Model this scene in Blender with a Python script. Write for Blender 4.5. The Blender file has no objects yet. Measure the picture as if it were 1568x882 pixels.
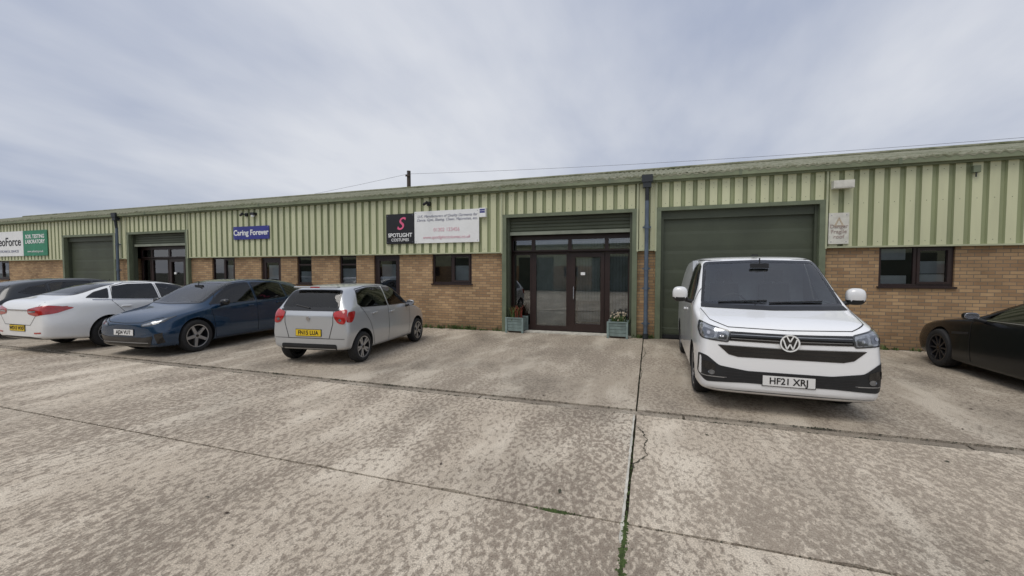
import bpy, bmesh, math, random
from mathutils import Vector, Matrix
from mathutils.bvhtree import BVHTree
random.seed(7)
R=math.radians
scene=bpy.context.scene
D=11.16
# ------------------------------------------------------------------ materials
def newmat(name):
    m=bpy.data.materials.new(name); m.use_nodes=True
    nt=m.node_tree; b=nt.nodes['Principled BSDF']
    return m,nt,b
def N(nt,t,**k):
    n=nt.nodes.new(t)
    for a,v in k.items(): setattr(n,a,v)
    return n
def L(nt,a,b): nt.links.new(a,b)
def mixc(nt,fac,a,b,blend='MIX'):
    n=N(nt,'ShaderNodeMix',data_type='RGBA',blend_type=blend)
    for i,v in ((0,fac),(6,a),(7,b)):
        if hasattr(v,'is_linked') or hasattr(v,'links'): L(nt,v,n.inputs[i])
        else: n.inputs[i].default_value = v if i==0 else (*v,1) if len(v)==3 else v
    return n.outputs[2]
def ramp(nt,src,stops):
    n=N(nt,'ShaderNodeValToRGB'); e=n.color_ramp.elements
    while len(e)<len(stops): e.new(0.5)
    for i,(p,c) in enumerate(stops):
        e[i].position=p; e[i].color=(c,c,c,1) if not hasattr(c,'__len__') else (*c,1)
    L(nt,src,n.inputs[0]); return n.outputs[0]
def noise(nt,co,scale,detail=4,rough=.5,mapscale=None,rot=None):
    n=N(nt,'ShaderNodeTexNoise'); n.inputs['Scale'].default_value=scale
    n.inputs['Detail'].default_value=detail; n.inputs['Roughness'].default_value=rough
    if mapscale:
        m=N(nt,'ShaderNodeMapping'); m.inputs['Scale'].default_value=mapscale
        if rot: m.inputs['Rotation'].default_value=rot
        L(nt,co,m.inputs[0]); co=m.outputs[0]
    L(nt,co,n.inputs['Vector']); return n.outputs[0]
def simple(name,col,rough=.6,metal=0,var=.15,vscale=3,coat=0,bump=0,bscale=40,spec=.5,streak=False):
    m,nt,b=newmat(name)
    b.inputs['Roughness'].default_value=rough; b.inputs['Metallic'].default_value=metal
    b.inputs['Coat Weight'].default_value=coat; b.inputs['Coat Roughness'].default_value=.04
    b.inputs['Specular IOR Level'].default_value=spec
    co=N(nt,'ShaderNodeTexCoord').outputs['Object']
    nz=noise(nt,co,vscale,4,.6,(1,1,.15) if streak else None)
    f=ramp(nt,nz,[(.3,0),(.7,1)])
    c=mixc(nt,f,tuple(x*(1-var) for x in col),tuple(min(1,x*(1+var)) for x in col))
    L(nt,c,b.inputs['Base Color'])
    if bump:
        bn=N(nt,'ShaderNodeBump'); bn.inputs['Strength'].default_value=bump; bn.inputs['Distance'].default_value=.01
        L(nt,noise(nt,co,bscale,4),bn.inputs['Height']); L(nt,bn.outputs[0],b.inputs['Normal'])
    return m
M={}
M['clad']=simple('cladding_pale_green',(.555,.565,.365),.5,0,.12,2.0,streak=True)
M['groove']=simple('cladding_groove_shade_green',(.29,.32,.18),.6,0,.20,2.0,streak=True)  # green darkened to paint recess shade into the cladding grooves
M['sage']=simple('steel_frame_sage',(.14,.165,.105),.55,0,.18,3)
M['fascia']=simple('fascia_green',(.18,.205,.125),.6,0,.25,1.5)
M['trim']=simple('flashing_pale',(.41,.43,.285),.5,0,.15,2)
M['shutter']=simple('shutter_dark_green',(.062,.074,.048),.55,0,.18,1.0)
M['shutter2']=simple('shutter_bar',(.22,.24,.19),.5,0,.2,3)
M['brown']=simple('frame_dark_brown',(.024,.012,.010),.4,0,.2,5)
M['hopper']=simple('hopper_dark',(.02,.025,.03),.5)
M['pipe']=simple('downpipe_slate_blue',(.085,.115,.155),.45,0,.2,4)
M['room']=simple('room_dark',(.03,.03,.032),.9)
M['blind']=simple('blind_pale',(.72,.74,.76),.8,0,.12,4)
M['blind2']=simple('blind_grey',(.50,.53,.57),.8,0,.25,1.5)
M['white']=simple('sign_white',(.80,.81,.80),.5,0,.04,3)
M['offwhite']=simple('box_offwhite',(.60,.59,.52),.6,0,.15,6)
M['black']=simple('sign_black',(.012,.012,.014),.4)
M['blue']=simple('sign_blue',(.03,.035,.22),.4)
M['green']=simple('sign_green',(.03,.22,.12),.5)
M['pink']=simple('text_pink',(.75,.12,.25),.5)
M['greytext']=simple('text_grey',(.27,.28,.36),.5)
M['faded']=simple('text_faded_red',(.38,.30,.27),.6)
M['pinktext']=simple('text_faded_pink',(.72,.42,.48),.5)
M['ink']=simple('text_ink',(.01,.01,.01),.5)
M['tyre']=simple('tyre_rubber',(.015,.015,.016),.8,0,.3,20)
M['plastic']=simple('black_plastic',(.014,.015,.017),.5,0,.2,10)
M['cabin']=simple('cabin_trim_grey',(.07,.072,.076),.8,0,.2,5)
M['seat']=simple('seat_fabric',(.06,.062,.066),.9,0,.2,12)
M['gloss']=simple('gloss_black',(.008,.008,.009),.15,0,.1,10,coat=.4)
M['chrome']=simple('chrome',(.50,.50,.52),.22,1,.05)
M['rim']=simple('rim_silver',(.42,.43,.45),.3,.8,.1)
M['rimdark']=simple('rim_dark',(.05,.05,.055),.3,.6,.1)
M['lens']=simple('headlamp_lens',(.30,.32,.35),.08,.45,.45,26,coat=1)
M['lampdark']=simple('headlamp_surround',(.05,.055,.06),.12,.2,.2,10,coat=1)
M['lampmid']=simple('headlamp_reflector',(.16,.17,.19),.1,.7,.3,30,coat=1)
M['red']=simple('tail_lamp_red',(.38,.010,.010),.15,0,.3,14,coat=1)
M['plateW']=simple('plate_white',(.75,.75,.74),.4,0,.03)
M['plateY']=simple('plate_yellow',(.72,.50,.02),.4,0,.03)
M['lineD']=simple('shut_line',(.01,.01,.01),.8)
M['teal']=simple('planter_teal',(.19,.25,.24),.75,0,.25,6)
M['soil']=simple('soil',(.05,.035,.025),.95,bump=.5)
M['dryflower']=simple('dry_flower',(.45,.38,.28),.9,0,.3,30)
M['redplant']=simple('red_foliage',(.22,.05,.03),.9,0,.4,30)
M['weed']=simple('weed_green',(.07,.11,.03),.9,0,.4,10)
M['moss']=simple('moss_green',(.055,.085,.022),.95,0,.5,25,bump=.6,bscale=120)
M['mossdark']=simple('moss_dark',(.05,.05,.032),.95,0,.5,25)
M['sealant']=simple('sealant_pale',(.5,.48,.42),.8,0,.3,8)
M['crack']=simple('crack_dark',(.07,.065,.045),.95,0,.4,8)
M['wood']=simple('pole_wood',(.07,.055,.045),.9,0,.2,5)
M['wire']=simple('cable',(.16,.16,.17),.6)
def paint(name,col,metal=.0,rough=.28,coat=.9,dirt=.4,spec=.5):
    m,nt,b=newmat(name)
    b.inputs['Metallic'].default_value=metal; b.inputs['Roughness'].default_value=rough
    b.inputs['Coat Weight'].default_value=coat; b.inputs['Coat Roughness'].default_value=.03
    b.inputs['Specular IOR Level'].default_value=spec
    tc=N(nt,'ShaderNodeTexCoord').outputs['Object']
    nz=noise(nt,tc,2.5,5,.6)
    sep=N(nt,'ShaderNodeSeparateXYZ'); L(nt,tc,sep.inputs[0])
    mr=N(nt,'ShaderNodeMapRange'); mr.inputs[1].default_value=.6; mr.inputs[2].default_value=.15
    L(nt,sep.outputs[2],mr.inputs[0])
    mu=N(nt,'ShaderNodeMath',operation='MULTIPLY'); L(nt,mr.outputs[0],mu.inputs[0]); L(nt,nz,mu.inputs[1])
    mu2=N(nt,'ShaderNodeMath',operation='MULTIPLY'); L(nt,mu.outputs[0],mu2.inputs[0]); mu2.inputs[1].default_value=dirt
    L(nt,mixc(nt,mu2.outputs[0],col,(.16,.14,.11)),b.inputs['Base Color'])
    return m
M['pWhite']=paint('paint_white_van',(.85,.86,.87))
M['pWhite2']=paint('paint_white',(.80,.81,.81))
M['pSilver']=paint('paint_silver',(.52,.54,.56),.5,.30)
M['pBlue']=paint('paint_petrol_blue',(.006,.034,.080),.3,.20,.8,dirt=.06)
M['pDark']=paint('paint_dark_grey',(.014,.017,.021),.2,.3,.6,dirt=.1)
M['pBlack']=paint('paint_black',(.004,.005,.006),.0,.25,.12,dirt=.04,spec=.3)
def glassmat(name,tint,add,ior=1.5):
    m,nt,b=newmat(name); nt.nodes.remove(b)
    tr=N(nt,'ShaderNodeBsdfTransparent'); tr.inputs[0].default_value=(*tint,1)
    gl=N(nt,'ShaderNodeBsdfGlossy'); gl.inputs['Roughness'].default_value=.015
    fr=N(nt,'ShaderNodeFresnel'); fr.inputs[0].default_value=ior
    ad=N(nt,'ShaderNodeMath',operation='ADD'); L(nt,fr.outputs[0],ad.inputs[0]); ad.inputs[1].default_value=add
    mx=N(nt,'ShaderNodeMixShader'); L(nt,ad.outputs[0],mx.inputs[0]); L(nt,tr.outputs[0],mx.inputs[1]); L(nt,gl.outputs[0],mx.inputs[2])
    L(nt,mx.outputs[0],nt.nodes['Material Output'].inputs[0]); M[name]=m
glassmat('glass',(.74,.78,.78),.12,1.6); glassmat('carglass',(.25,.28,.28),.03,1.45); glassmat('screenglass',(.80,.86,.83),.12)
# brick
m,nt,b=newmat('brick_buff'); b.inputs['Roughness'].default_value=.9
tc=N(nt,'ShaderNodeTexCoord').outputs['Object']
sp=N(nt,'ShaderNodeSeparateXYZ'); L(nt,tc,sp.inputs[0])
ax=N(nt,'ShaderNodeMath',operation='ADD'); L(nt,sp.outputs[0],ax.inputs[0]); L(nt,sp.outputs[1],ax.inputs[1])
cb=N(nt,'ShaderNodeCombineXYZ'); L(nt,ax.outputs[0],cb.inputs[0]); L(nt,sp.outputs[2],cb.inputs[1])
bt=N(nt,'ShaderNodeTexBrick'); L(nt,cb.outputs[0],bt.inputs[0])
bt.inputs['Scale'].default_value=1; bt.inputs['Brick Width'].default_value=.225; bt.inputs['Row Height'].default_value=.075
bt.inputs['Mortar Size'].default_value=.007; bt.inputs['Mortar Smooth'].default_value=.2; bt.inputs['Bias'].default_value=-.1
bt.inputs['Color1'].default_value=(.47,.31,.165,1); bt.inputs['Color2'].default_value=(.29,.175,.092,1); bt.inputs['Mortar'].default_value=(.20,.165,.12,1)
nz=ramp(nt,noise(nt,tc,.9,5,.6),[(.3,.70),(.7,1.12)])
c=mixc(nt,1.0,bt.outputs[0],nz,'MULTIPLY')
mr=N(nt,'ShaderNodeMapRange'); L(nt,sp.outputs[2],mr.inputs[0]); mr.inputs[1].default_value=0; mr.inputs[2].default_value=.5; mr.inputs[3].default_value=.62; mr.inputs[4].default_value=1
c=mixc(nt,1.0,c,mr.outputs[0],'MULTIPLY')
L(nt,c,b.inputs['Base Color'])
bn=N(nt,'ShaderNodeBump'); bn.inputs['Strength'].default_value=.5; bn.inputs['Distance'].default_value=.01; bn.invert=True
L(nt,bt.outputs['Fac'],bn.inputs['Height']); L(nt,bn.outputs[0],b.inputs['Normal']); M['brick']=m
# roof sheet
m,nt,b=newmat('roof_mossy_sheet'); b.inputs['Roughness'].default_value=.9
tc=N(nt,'ShaderNodeTexCoord').outputs['Object']
f=ramp(nt,noise(nt,tc,1.6,7,.72),[(.44,0),(.66,1)])
c=mixc(nt,f,(.25,.25,.18),(.11,.12,.06)); L(nt,c,b.inputs['Base Color'])
bn=N(nt,'ShaderNodeBump'); bn.inputs['Strength'].default_value=.5; bn.inputs['Distance'].default_value=.02
L(nt,f,bn.inputs['Height']); L(nt,bn.outputs[0],b.inputs['Normal']); M['roof']=m
# concrete
def concrete(name,tone,rough_amt,off,stain=.70):
    m,nt,b=newmat(name); b.inputs['Roughness'].default_value=.88; b.inputs['Specular IOR Level'].default_value=.3
    tc0=N(nt,'ShaderNodeTexCoord').outputs['Object']
    mp=N(nt,'ShaderNodeMapping'); mp.inputs['Location'].default_value=(off,off*.7,0); L(nt,tc0,mp.inputs[0]); tc=mp.outputs[0]
    T=lambda c:tuple(min(.95,x*tone) for x in c)
    big=noise(nt,tc,.5,4,.55)
    wear=noise(nt,tc,24,6,.68,(1,.62,1),(0,0,R(35)))
    stk=noise(nt,tc,1.5,6,.66,(1,.30,1),(0,0,R(-28)))
    fine=noise(nt,tc,95,3,.7)
    base=mixc(nt,ramp(nt,big,[(.3,0),(.7,1)]),T((.415,.355,.28)),T((.49,.425,.34)))
    base=mixc(nt,ramp(nt,stk,[(.50,0),(.62,.8)]),base,T((.575,.51,.415)))
    ws=N(nt,'ShaderNodeMath',operation='MULTIPLY_ADD'); L(nt,big,ws.inputs[0]); ws.inputs[1].default_value=.40; L(nt,wear,ws.inputs[2])
    ws2=N(nt,'ShaderNodeMath',operation='MULTIPLY_ADD'); L(nt,stk,ws2.inputs[0]); ws2.inputs[1].default_value=-.48; L(nt,ws.outputs[0],ws2.inputs[2])
    worn=ramp(nt,ws2.outputs[0],[(.455,0),(.505,.62*rough_amt),(.60,.95*rough_amt)])
    base=mixc(nt,worn,base,T((.225,.185,.145)))
    base=mixc(nt,.9,base,ramp(nt,fine,[(.34,.62),(.5,1.0),(.66,1.38)]),'MULTIPLY')
    st=ramp(nt,noise(nt,tc,.62,5,.6,(1.0,.7,1)),[(.50,1),(.68,stain)])
    base=mixc(nt,.95,base,st,'MULTIPLY')
    sp2=ramp(nt,noise(nt,tc,2.1,3,.5),[(.68,1),(.76,.72)])
    base=mixc(nt,.9,base,sp2,'MULTIPLY')
    L(nt,base,b.inputs['Base Color'])
    hs=N(nt,'ShaderNodeMath',operation='SUBTRACT'); L(nt,fine,hs.inputs[0]); L(nt,worn,hs.inputs[1])
    bn=N(nt,'ShaderNodeBump'); bn.inputs['Strength'].default_value=.6; bn.inputs['Distance'].default_value=.010
    L(nt,hs.outputs[0],bn.inputs['Height']); L(nt,bn.outputs[0],b.inputs['Normal'])
    return m
M['con1']=concrete('concrete_yard_worn',1.14,1.0,3.1)
M['con2']=concrete('concrete_yard',1.18,.85,17.3,.76)
M['con3']=concrete('concrete_forecourt',.93,.75,31.9,.60)
M['con4']=concrete('concrete_channel',.70,.5,51.0)
m,nt,b=newmat('soil_and_rough_grass'); b.inputs['Roughness'].default_value=.95
tc=N(nt,'ShaderNodeTexCoord').outputs['Object']
c=mixc(nt,ramp(nt,noise(nt,tc,2,6,.7),[(.35,0),(.65,1)]),(.03,.028,.02),(.05,.055,.025)); L(nt,c,b.inputs['Base Color']); M['ground']=m
# ------------------------------------------------------------------ mesh builder
class MB:
    def __init__(s): s.v=[];s.f=[];s.m=[];s.mats=[]
    def mi(s,k):
        if k not in s.mats: s.mats.append(k)
        return s.mats.index(k)
    def quad(s,pts,k):
        n=len(s.v); s.v+= [tuple(p) for p in pts]; s.f.append(tuple(range(n,n+len(pts)))); s.m.append(s.mi(k))
    def box(s,x0,x1,y0,y1,z0,z1,k):
        n=len(s.v)
        s.v+=[(x0,y0,z0),(x1,y0,z0),(x1,y1,z0),(x0,y1,z0),(x0,y0,z1),(x1,y0,z1),(x1,y1,z1),(x0,y1,z1)]
        for f in ((3,2,1,0),(4,5,6,7),(0,1,5,4),(1,2,6,5),(2,3,7,6),(3,0,4,7)):
            s.f.append(tuple(n+i for i in f)); s.m.append(s.mi(k))
    def cyl(s,p,q,r,k,n=12,r2=None):
        p=Vector(p);q=Vector(q);d=(q-p).normalized(); a=d.orthogonal().normalized(); b=d.cross(a)
        r2=r if r2 is None else r2; b0=len(s.v)
        for i in range(n):
            t=2*math.pi*i/n; s.v.append(tuple(p+(a*math.cos(t)+b*math.sin(t))*r))
        for i in range(n):
            t=2*math.pi*i/n; s.v.append(tuple(q+(a*math.cos(t)+b*math.sin(t))*r2))
        for i in range(n):
            j=(i+1)%n; s.f.append((b0+i,b0+j,b0+n+j,b0+n+i)); s.m.append(s.mi(k))
        s.f.append(tuple(b0+i for i in reversed(range(n)))); s.m.append(s.mi(k))
        s.f.append(tuple(b0+n+i for i in range(n))); s.m.append(s.mi(k))
    def build(s,name,parent=None,smooth=False,bevel=0):
        me=bpy.data.meshes.new(name); me.from_pydata(s.v,[],s.f)
        for k in s.mats: me.materials.append(M[k])
        for p,i in zip(me.polygons,s.m): p.material_index=i
        if smooth:
            for p in me.polygons: p.use_smooth=True
            me.set_sharp_from_angle(angle=R(35))
        me.update()
        o=bpy.data.objects.new(name,me); scene.collection.objects.link(o)
        if parent: o.parent=parent
        if bevel:
            md=o.modifiers.new('bev','BEVEL'); md.width=bevel; md.segments=2
        return o
def empty(name,loc=(0,0,0),rz=0):
    e=bpy.data.objects.new(name,None); e.location=loc; e.rotation_euler=(0,0,rz); scene.collection.objects.link(e); e.empty_display_size=.3
    return e
def text(body,size,loc,rot,mat,parent,name='lettering',align='CENTER',ext=.002,shear=0,sx=1,bold=0):
    c=bpy.data.curves.new(name,'FONT'); c.body=body; c.size=size; c.align_x=align; c.align_y='CENTER'; c.extrude=ext; c.shear=shear; c.offset=bold
    o=bpy.data.objects.new(name,c); o.location=loc; o.rotation_euler=rot; o.scale=(sx,1,1); c.materials.append(M[mat])
    scene.collection.objects.link(o); o.parent=parent; return o
# ------------------------------------------------------------------ ground
g=MB(); g.quad([(-900,-900,-.05),(900,-900,-.05),(900,900,-.05),(-900,900,-.05)],'ground'); g.build('ground')
yard=empty('concrete_yard')
def slab(x0,x1,y0,y1,k,gap=.009,top=0.0,jit=.005,chips=True,step=.16):
    x0+=gap;x1-=gap;y0+=gap;y1-=gap
    pts=[]
    def edge(a,b,nx,ny):
        L_=math.dist(a,b); n=max(2,int(min(L_,60)/step)); 
        for i in range(n):
            t=i/n; j=random.uniform(0,jit)
            if chips and random.random()<.03 and 0<i: j+=random.uniform(.006,.022)
            if i==0: j=0
            pts.append((a[0]+(b[0]-a[0])*t+nx*j,a[1]+(b[1]-a[1])*t+ny*j))
    edge((x0,y0),(x1,y0),0,1);edge((x1,y0),(x1,y1),-1,0);edge((x1,y1),(x0,y1),0,-1);edge((x0,y1),(x0,y0),1,0)
    s=MB(); s.quad([(p[0],p[1],top) for p in pts],k)
    n=len(pts)
    for i in range(n):
        a=pts[i];b=pts[(i+1)%n]; s.quad([(a[0],a[1],top),(a[0],a[1],top-.05),(b[0],b[1],top-.05),(b[0],b[1],top)],k)
    s.build('slab',yard)
JX=-.135
xs=[-62,-48.5,-35,-22.2,JX-13.0*1.0,JX,13.0,26,40]
for i in range(len(xs)-1):
    a,b_=xs[i],xs[i+1]
    slab(a,b_,2.82,5.08,'con2' if i%2 else 'con1')
    slab(a,b_,5.26,D-.02,'con3')
    slab(a,b_,-2.6,2.82,'con1')
    slab(a,b_,-8.0,-2.6,'con2',step=.5); slab(a,b_,-14,-8.0,'con3',step=.5)
x=-62
while x<40:
    slab(x,x+2.6,5.08,5.26,'con4',gap=.013,top=-.018,jit=.006,chips=False); x+=2.6
jd=MB()
def ribbon(mb,pts,w,z,k,wj=.4):
    for i in range(len(pts)-1):
        a=Vector(pts[i]);b_=Vector(pts[i+1]); d=(b_-a).normalized(); n=Vector((-d.y,d.x))
        if i==0: wa=w*.4
        wb=w*random.uniform(1-wj,1+wj)
        mb.quad([(*(a-n*wa),z),(*(a+n*wa),z),(*(b_+n*wb),z),(*(b_-n*wb),z)],k); wa=wb
def wob(pts,n=6,j=.012):
    o=[]
    for i in range(len(pts)-1):
        for t in range(n):
            u=t/n; o.append((pts[i][0]*(1-u)+pts[i+1][0]*u+random.uniform(-j,j),pts[i][1]*(1-u)+pts[i+1][1]*u+random.uniform(-j,j)))
    o.append(pts[-1]); return o
ribbon(jd,[(JX-.020,y*.05) for y in range(52,102)],.010,.003,'sealant')
ribbon(jd,wob([(JX+.01,4.72),(-.06,4.55),(.0,4.3),(-.04,4.12),(.0,3.98),(-.10,3.76),(JX+.01,3.66)],8),.005,.004,'crack',.8)
ribbon(jd,wob([(JX,9.9),(-.05,9.0),(JX-.02,8.2),(JX+.03,7.3),(JX,6.4)]),.005,.004,'crack')
jd.build('joint_sealant_and_cracks',yard)
def mossmesh(name,pts,k='moss'):
    mb=MB()
    for (x,y,r) in pts:
        n=7; zt=r*.45
        ring=[(x+r*math.cos(2*math.pi*i/n)*random.uniform(.6,1.2),y+r*math.sin(2*math.pi*i/n)*random.uniform(.6,1.2),-.004) for i in range(n)]
        c=(x,y,zt)
        for i in range(n): mb.quad([ring[i],ring[(i+1)%n],c],k)
    return mb.build(name,smooth=False)
P=[]
for i in range(480):
    y=random.choice([random.uniform(.8,2.9),random.uniform(1.2,2.75),random.uniform(2.2,2.85)]); P.append((JX+random.gauss(0,.010),y,random.uniform(.006,.019)))
for i in range(70): P.append((JX+random.gauss(0,.006),random.uniform(2.9,4.3),random.uniform(.004,.009)))
for i in range(130): P.append((random.gauss(-.62,.07),2.82+random.gauss(0,.010),random.uniform(.005,.012)))
for i in range(40): P.append((random.gauss(-.03,.05),4.15+random.gauss(0,.18),random.uniform(.003,.007)))
mossmesh('moss',P)
P=[]
for i in range(260): P.append((random.uniform(-9,6),2.82+random.gauss(0,.006),random.uniform(.003,.008)))
for i in range(900): P.append((random.uniform(-14,7),random.choice([5.08,5.26])+random.gauss(0,.006),random.uniform(.004,.014)))
for i in range(14):
    cx=random.uniform(-12,6); cy=random.choice([5.08,5.26])
    for j in range(16): P.append((cx+random.gauss(0,.06),cy+random.gauss(0,.010),random.uniform(.008,.02)))
mossmesh('joint_debris',P,'mossdark')
# scattered grit and dead leaves
lv=MB()
for i in range(420):
    x=random.uniform(-12,6); y=random.choice([random.uniform(1.2,10.8),D-.1-abs(random.gauss(0,.25))]); r=random.uniform(.004,.011) if random.random()<.8 else random.uniform(.015,.028)
    a=random.uniform(0,6.28); z=.003
    pts=[(x+r*math.cos(a+q)*s_,y+r*math.sin(a+q)*s_,z+random.uniform(0,r*.5)) for q,s_ in ((0,1),(1.4,.55),(3.14,1),(4.6,.5))]
    lv.quad(pts,random.choice(['crack','soil','mossdark']))
lv.build('grit_and_dead_leaves')
w=MB()
def tuft(mb,x,y,h,n=14,k='weed',z=0,spread=.05):
    for i in range(n):
        a=random.uniform(0,6.28); bx=x+random.gauss(0,spread*.6); by=y+random.gauss(0,spread*.4)
        hh=h*random.uniform(.5,1.1); lx=math.cos(a)*hh*.5; ly=math.sin(a)*hh*.5; wd=.006+.004*random.random()
        px,py=-math.sin(a)*wd,math.cos(a)*wd
        mb.quad([(bx-px,by-py,z),(bx+px,by+py,z),(bx+lx*.4+px,by+ly*.4+py,z+hh*.7),(bx+lx*.4-px,by+ly*.4-py,z+hh*.7)],k)
        mb.quad([(bx+lx*.4-px,by+ly*.4-py,z+hh*.7),(bx+lx*.4+px,by+ly*.4+py,z+hh*.7),(bx+lx,by+ly,z+hh)],k)
for i in range(90):
    xx=random.choice([random.uniform(-6.6,-4.1),random.uniform(-9,-4),random.uniform(4,9),random.uniform(-5.6,-4.6)])
    tuft(w,xx,D-.05-abs(random.gauss(0,.03)),random.choice([.05,.08,.14]),10)
for i in range(14): tuft(w,random.uniform(-.4,.2),D-.1,.1,10)
w.build('weeds')
# ------------------------------------------------------------------ building
bld=empty('industrial_unit_terrace')
XL,XR=-46.0,27.0
ZC,ZO,ZT=2.28,3.24,3.96
shutters=[(-24.65,-21.25),(-20.25,-16.93),(-3.87,-.44),(.26,3.62)]
shutters=[(-45.3,-42.0),(-41.3,-38.0)]+shutters+[(16.9,20.2),(20.9,24.2)]
wins=[(-30.8,-29.35,1.37,2.25),(-15.68,-14.51,1.30,2.25),(-11.58,-10.95,1.30,2.25),(-9.78,-9.10,1.30,2.25),(-6.30,-4.99,1.35,2.26),(4.78,6.08,1.39,2.27),(10.4,11.7,1.37,2.26),(-35.5,-34.2,1.37,2.26)]
doors=[(-13.23,-12.31,.02,2.22),(-8.42,-7.46,.02,2.24)]
FR=.13
ops=[(a-FR,b_+FR,0,ZC) for a,b_ in shutters]+wins+[(a,b_,0,z1) for a,b_,z0,z1 in doors]
def wallmesh():
    mb=MB()
    xb=sorted({XL,XR}|{v for o in ops for v in o[:2]}); zb=sorted({0,ZC}|{v for o in ops for v in o[2:4]})
    inside=lambda x,z: any(o[0]<x<o[1] and o[2]<z<o[3] for o in ops)
    for i in range(len(xb)-1):
        for j in range(len(zb)-1):
            if inside((xb[i]+xb[i+1])/2,(zb[j]+zb[j+1])/2): continue
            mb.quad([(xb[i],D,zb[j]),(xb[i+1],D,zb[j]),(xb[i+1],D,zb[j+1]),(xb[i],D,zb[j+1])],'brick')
    for (a,b_,z0,z1) in ops:
        dp=.11 if z0>0 or (b_-a)<1.5 else .45
        mb.quad([(a,D,z0),(a,D+dp,z0),(a,D+dp,z1),(a,D,z1)],'brick'); mb.quad([(b_,D,z0),(b_,D,z1),(b_,D+dp,z1),(b_,D+dp,z0)],'brick')
        if z0>0: mb.quad([(a,D,z0),(b_,D,z0),(b_,D+dp,z0),(a,D+dp,z0)],'brick')
        if z1<ZC: mb.quad([(a,D,z1),(a,D+dp,z1),(b_,D+dp,z1),(b_,D,z1)],'brick')
    H=ZT
    for X in (XL,XR): mb.quad([(X,D+.5,0),(X,D+14,0),(X,D+14,H),(X,D+7.2,5.45),(X,D+.5,H)],'brick'); mb.quad([(X,D,0),(X,D+.5,0),(X,D+.5,ZC),(X,D,ZC)],'brick')
    mb.quad([(XL,D+14,0),(XR,D+14,0),(XR,D+14,H),(XL,D+14,H)],'brick')
    mb.quad([(XL,D+1.6,0.0),(XR,D+1.6,0.0),(XR,D+1.6,3.9),(XL,D+1.6,3.9)],'room')
    mb.quad([(XL,D+.13,ZC),(XR,D+.13,ZC),(XR,D+1.59,ZC+.02),(XL,D+1.59,ZC+.02)],'room')
    return mb.build('brick_walls',bld)
wallmesh()
def cladding(mb,x0,x1,z0,z1):
    p=.272; cw=.165; sl=.022; vw=p-cw-2*sl; yc=D-.085; yv=D-.042
    x=math.floor(x0/p)*p
    pts=[]
    while x<x1+p:
        pts+= [(x,yc),(x+cw,yc),(x+cw+sl,yv),(x+cw+sl+vw,yv)]; x+=p
    for i in range(len(pts)-1):
        (a,ya),(b_,yb)=pts[i],pts[i+1]
        if b_<=x0 or a>=x1: continue
        if a<x0: t=(x0-a)/(b_-a); ya=ya+(yb-ya)*t; a=x0
        if b_>x1: t=(x1-a)/(b_-a); yb=ya+(yb-ya)*t; b_=x1
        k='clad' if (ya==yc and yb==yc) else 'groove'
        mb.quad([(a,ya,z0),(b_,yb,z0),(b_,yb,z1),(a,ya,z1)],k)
        if k=='clad' and b_-a>.1:
            for zz in (z0+.09,z1-.10,(z0+z1)/2+.1):
                mb.quad([((a+b_)/2-.007,ya-.003,zz-.007),((a+b_)/2+.007,ya-.003,zz-.007),((a+b_)/2+.007,ya-.003,zz+.007),((a+b_)/2-.007,ya-.003,zz+.007)],'sage')
cl=MB(); tm=MB(); prev=XL
for a,b_ in shutters:
    cladding(cl,prev,a-FR,ZC,ZT); tm.box(prev,a-FR-.002,D-.10,D-.004,ZC-.035,ZC,'trim')
    cladding(cl,a-FR,b_+FR,ZO+.09,ZT); tm.box(a-FR,b_+FR,D-.11,D+.02,ZO+.0,ZO+.088,'sage')
    prev=b_+FR
cladding(cl,prev,XR,ZC,ZT); tm.box(prev,XR,D-.10,D-.004,ZC-.035,ZC,'trim')
cl.build('wall_cladding',bld)
prev=XL
for s0,s1 in shutters:
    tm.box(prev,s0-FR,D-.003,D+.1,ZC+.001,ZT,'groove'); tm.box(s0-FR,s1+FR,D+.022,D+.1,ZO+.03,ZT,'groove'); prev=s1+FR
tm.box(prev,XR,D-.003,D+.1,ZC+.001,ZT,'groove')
for a,b_ in shutters:
    for (p,q,sd) in ((a-FR,a,-1),(b_,b_+FR,1)):
        tm.box(p+.002,q-.002,D-.12,D+.04,0,ZO-.001,'sage')
        e=p if sd<0 else q
        tm.box(e-.02 ,e+.02,D-.128,D-.1201,ZC-.05,ZT-.01,'trim')
    tm.box(a-FR,b_+FR,D+.02,D+.5,ZO+.002,ZO+.03,'room')
tm.build('steel_frames_and_flashings',bld)
gt=MB()
gt.box(XL-.1,XR+.1,D-.16,D-.01,ZT-.01,ZT+.075,'fascia')
x=XL
while x<XR:
    gt.box(x,x+2.98,D-.235,D-.161,ZT+.03,ZT+.145,'fascia'); gt.box(x+2.96,x+3.02,D-.242,D-.158,ZT+.022,ZT+.15,'sage'); x+=3
gt.box(XL-.1,XR+.1,D-.158,D+.1,ZT+.076,ZT+.12,'sage')
gt.build('gutter_and_fascia',bld)
rf=MB(); per=.19; seg=6; z0=ZT+.15; y0=D-.24; yr=D+7.2; sl=math.tan(R(13.9)); nx=int((XR-XL)/per*seg)
verts=[];faces=[]
rows=[(y0,z0-.035),(y0+.002,z0)]+[(y,z0+(y-y0)*sl) for y in (y0+.5,y0+2.4,y0+4.8,yr)]
for (y,z) in rows:
    for i in range(nx+1):
        xx=XL+i*per/seg; verts.append((xx,y,z+.022*math.cos(2*math.pi*xx/per)+random.uniform(-.004,.004)))
for r in range(len(rows)-1):
    for i in range(nx):
        a=r*(nx+1)+i; faces.append((a,a+1,a+nx+2,a+nx+1))
rf.v=verts; rf.f=faces; rf.m=[rf.mi('roof')]*len(faces)
zr=z0+(yr-y0)*sl
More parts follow.
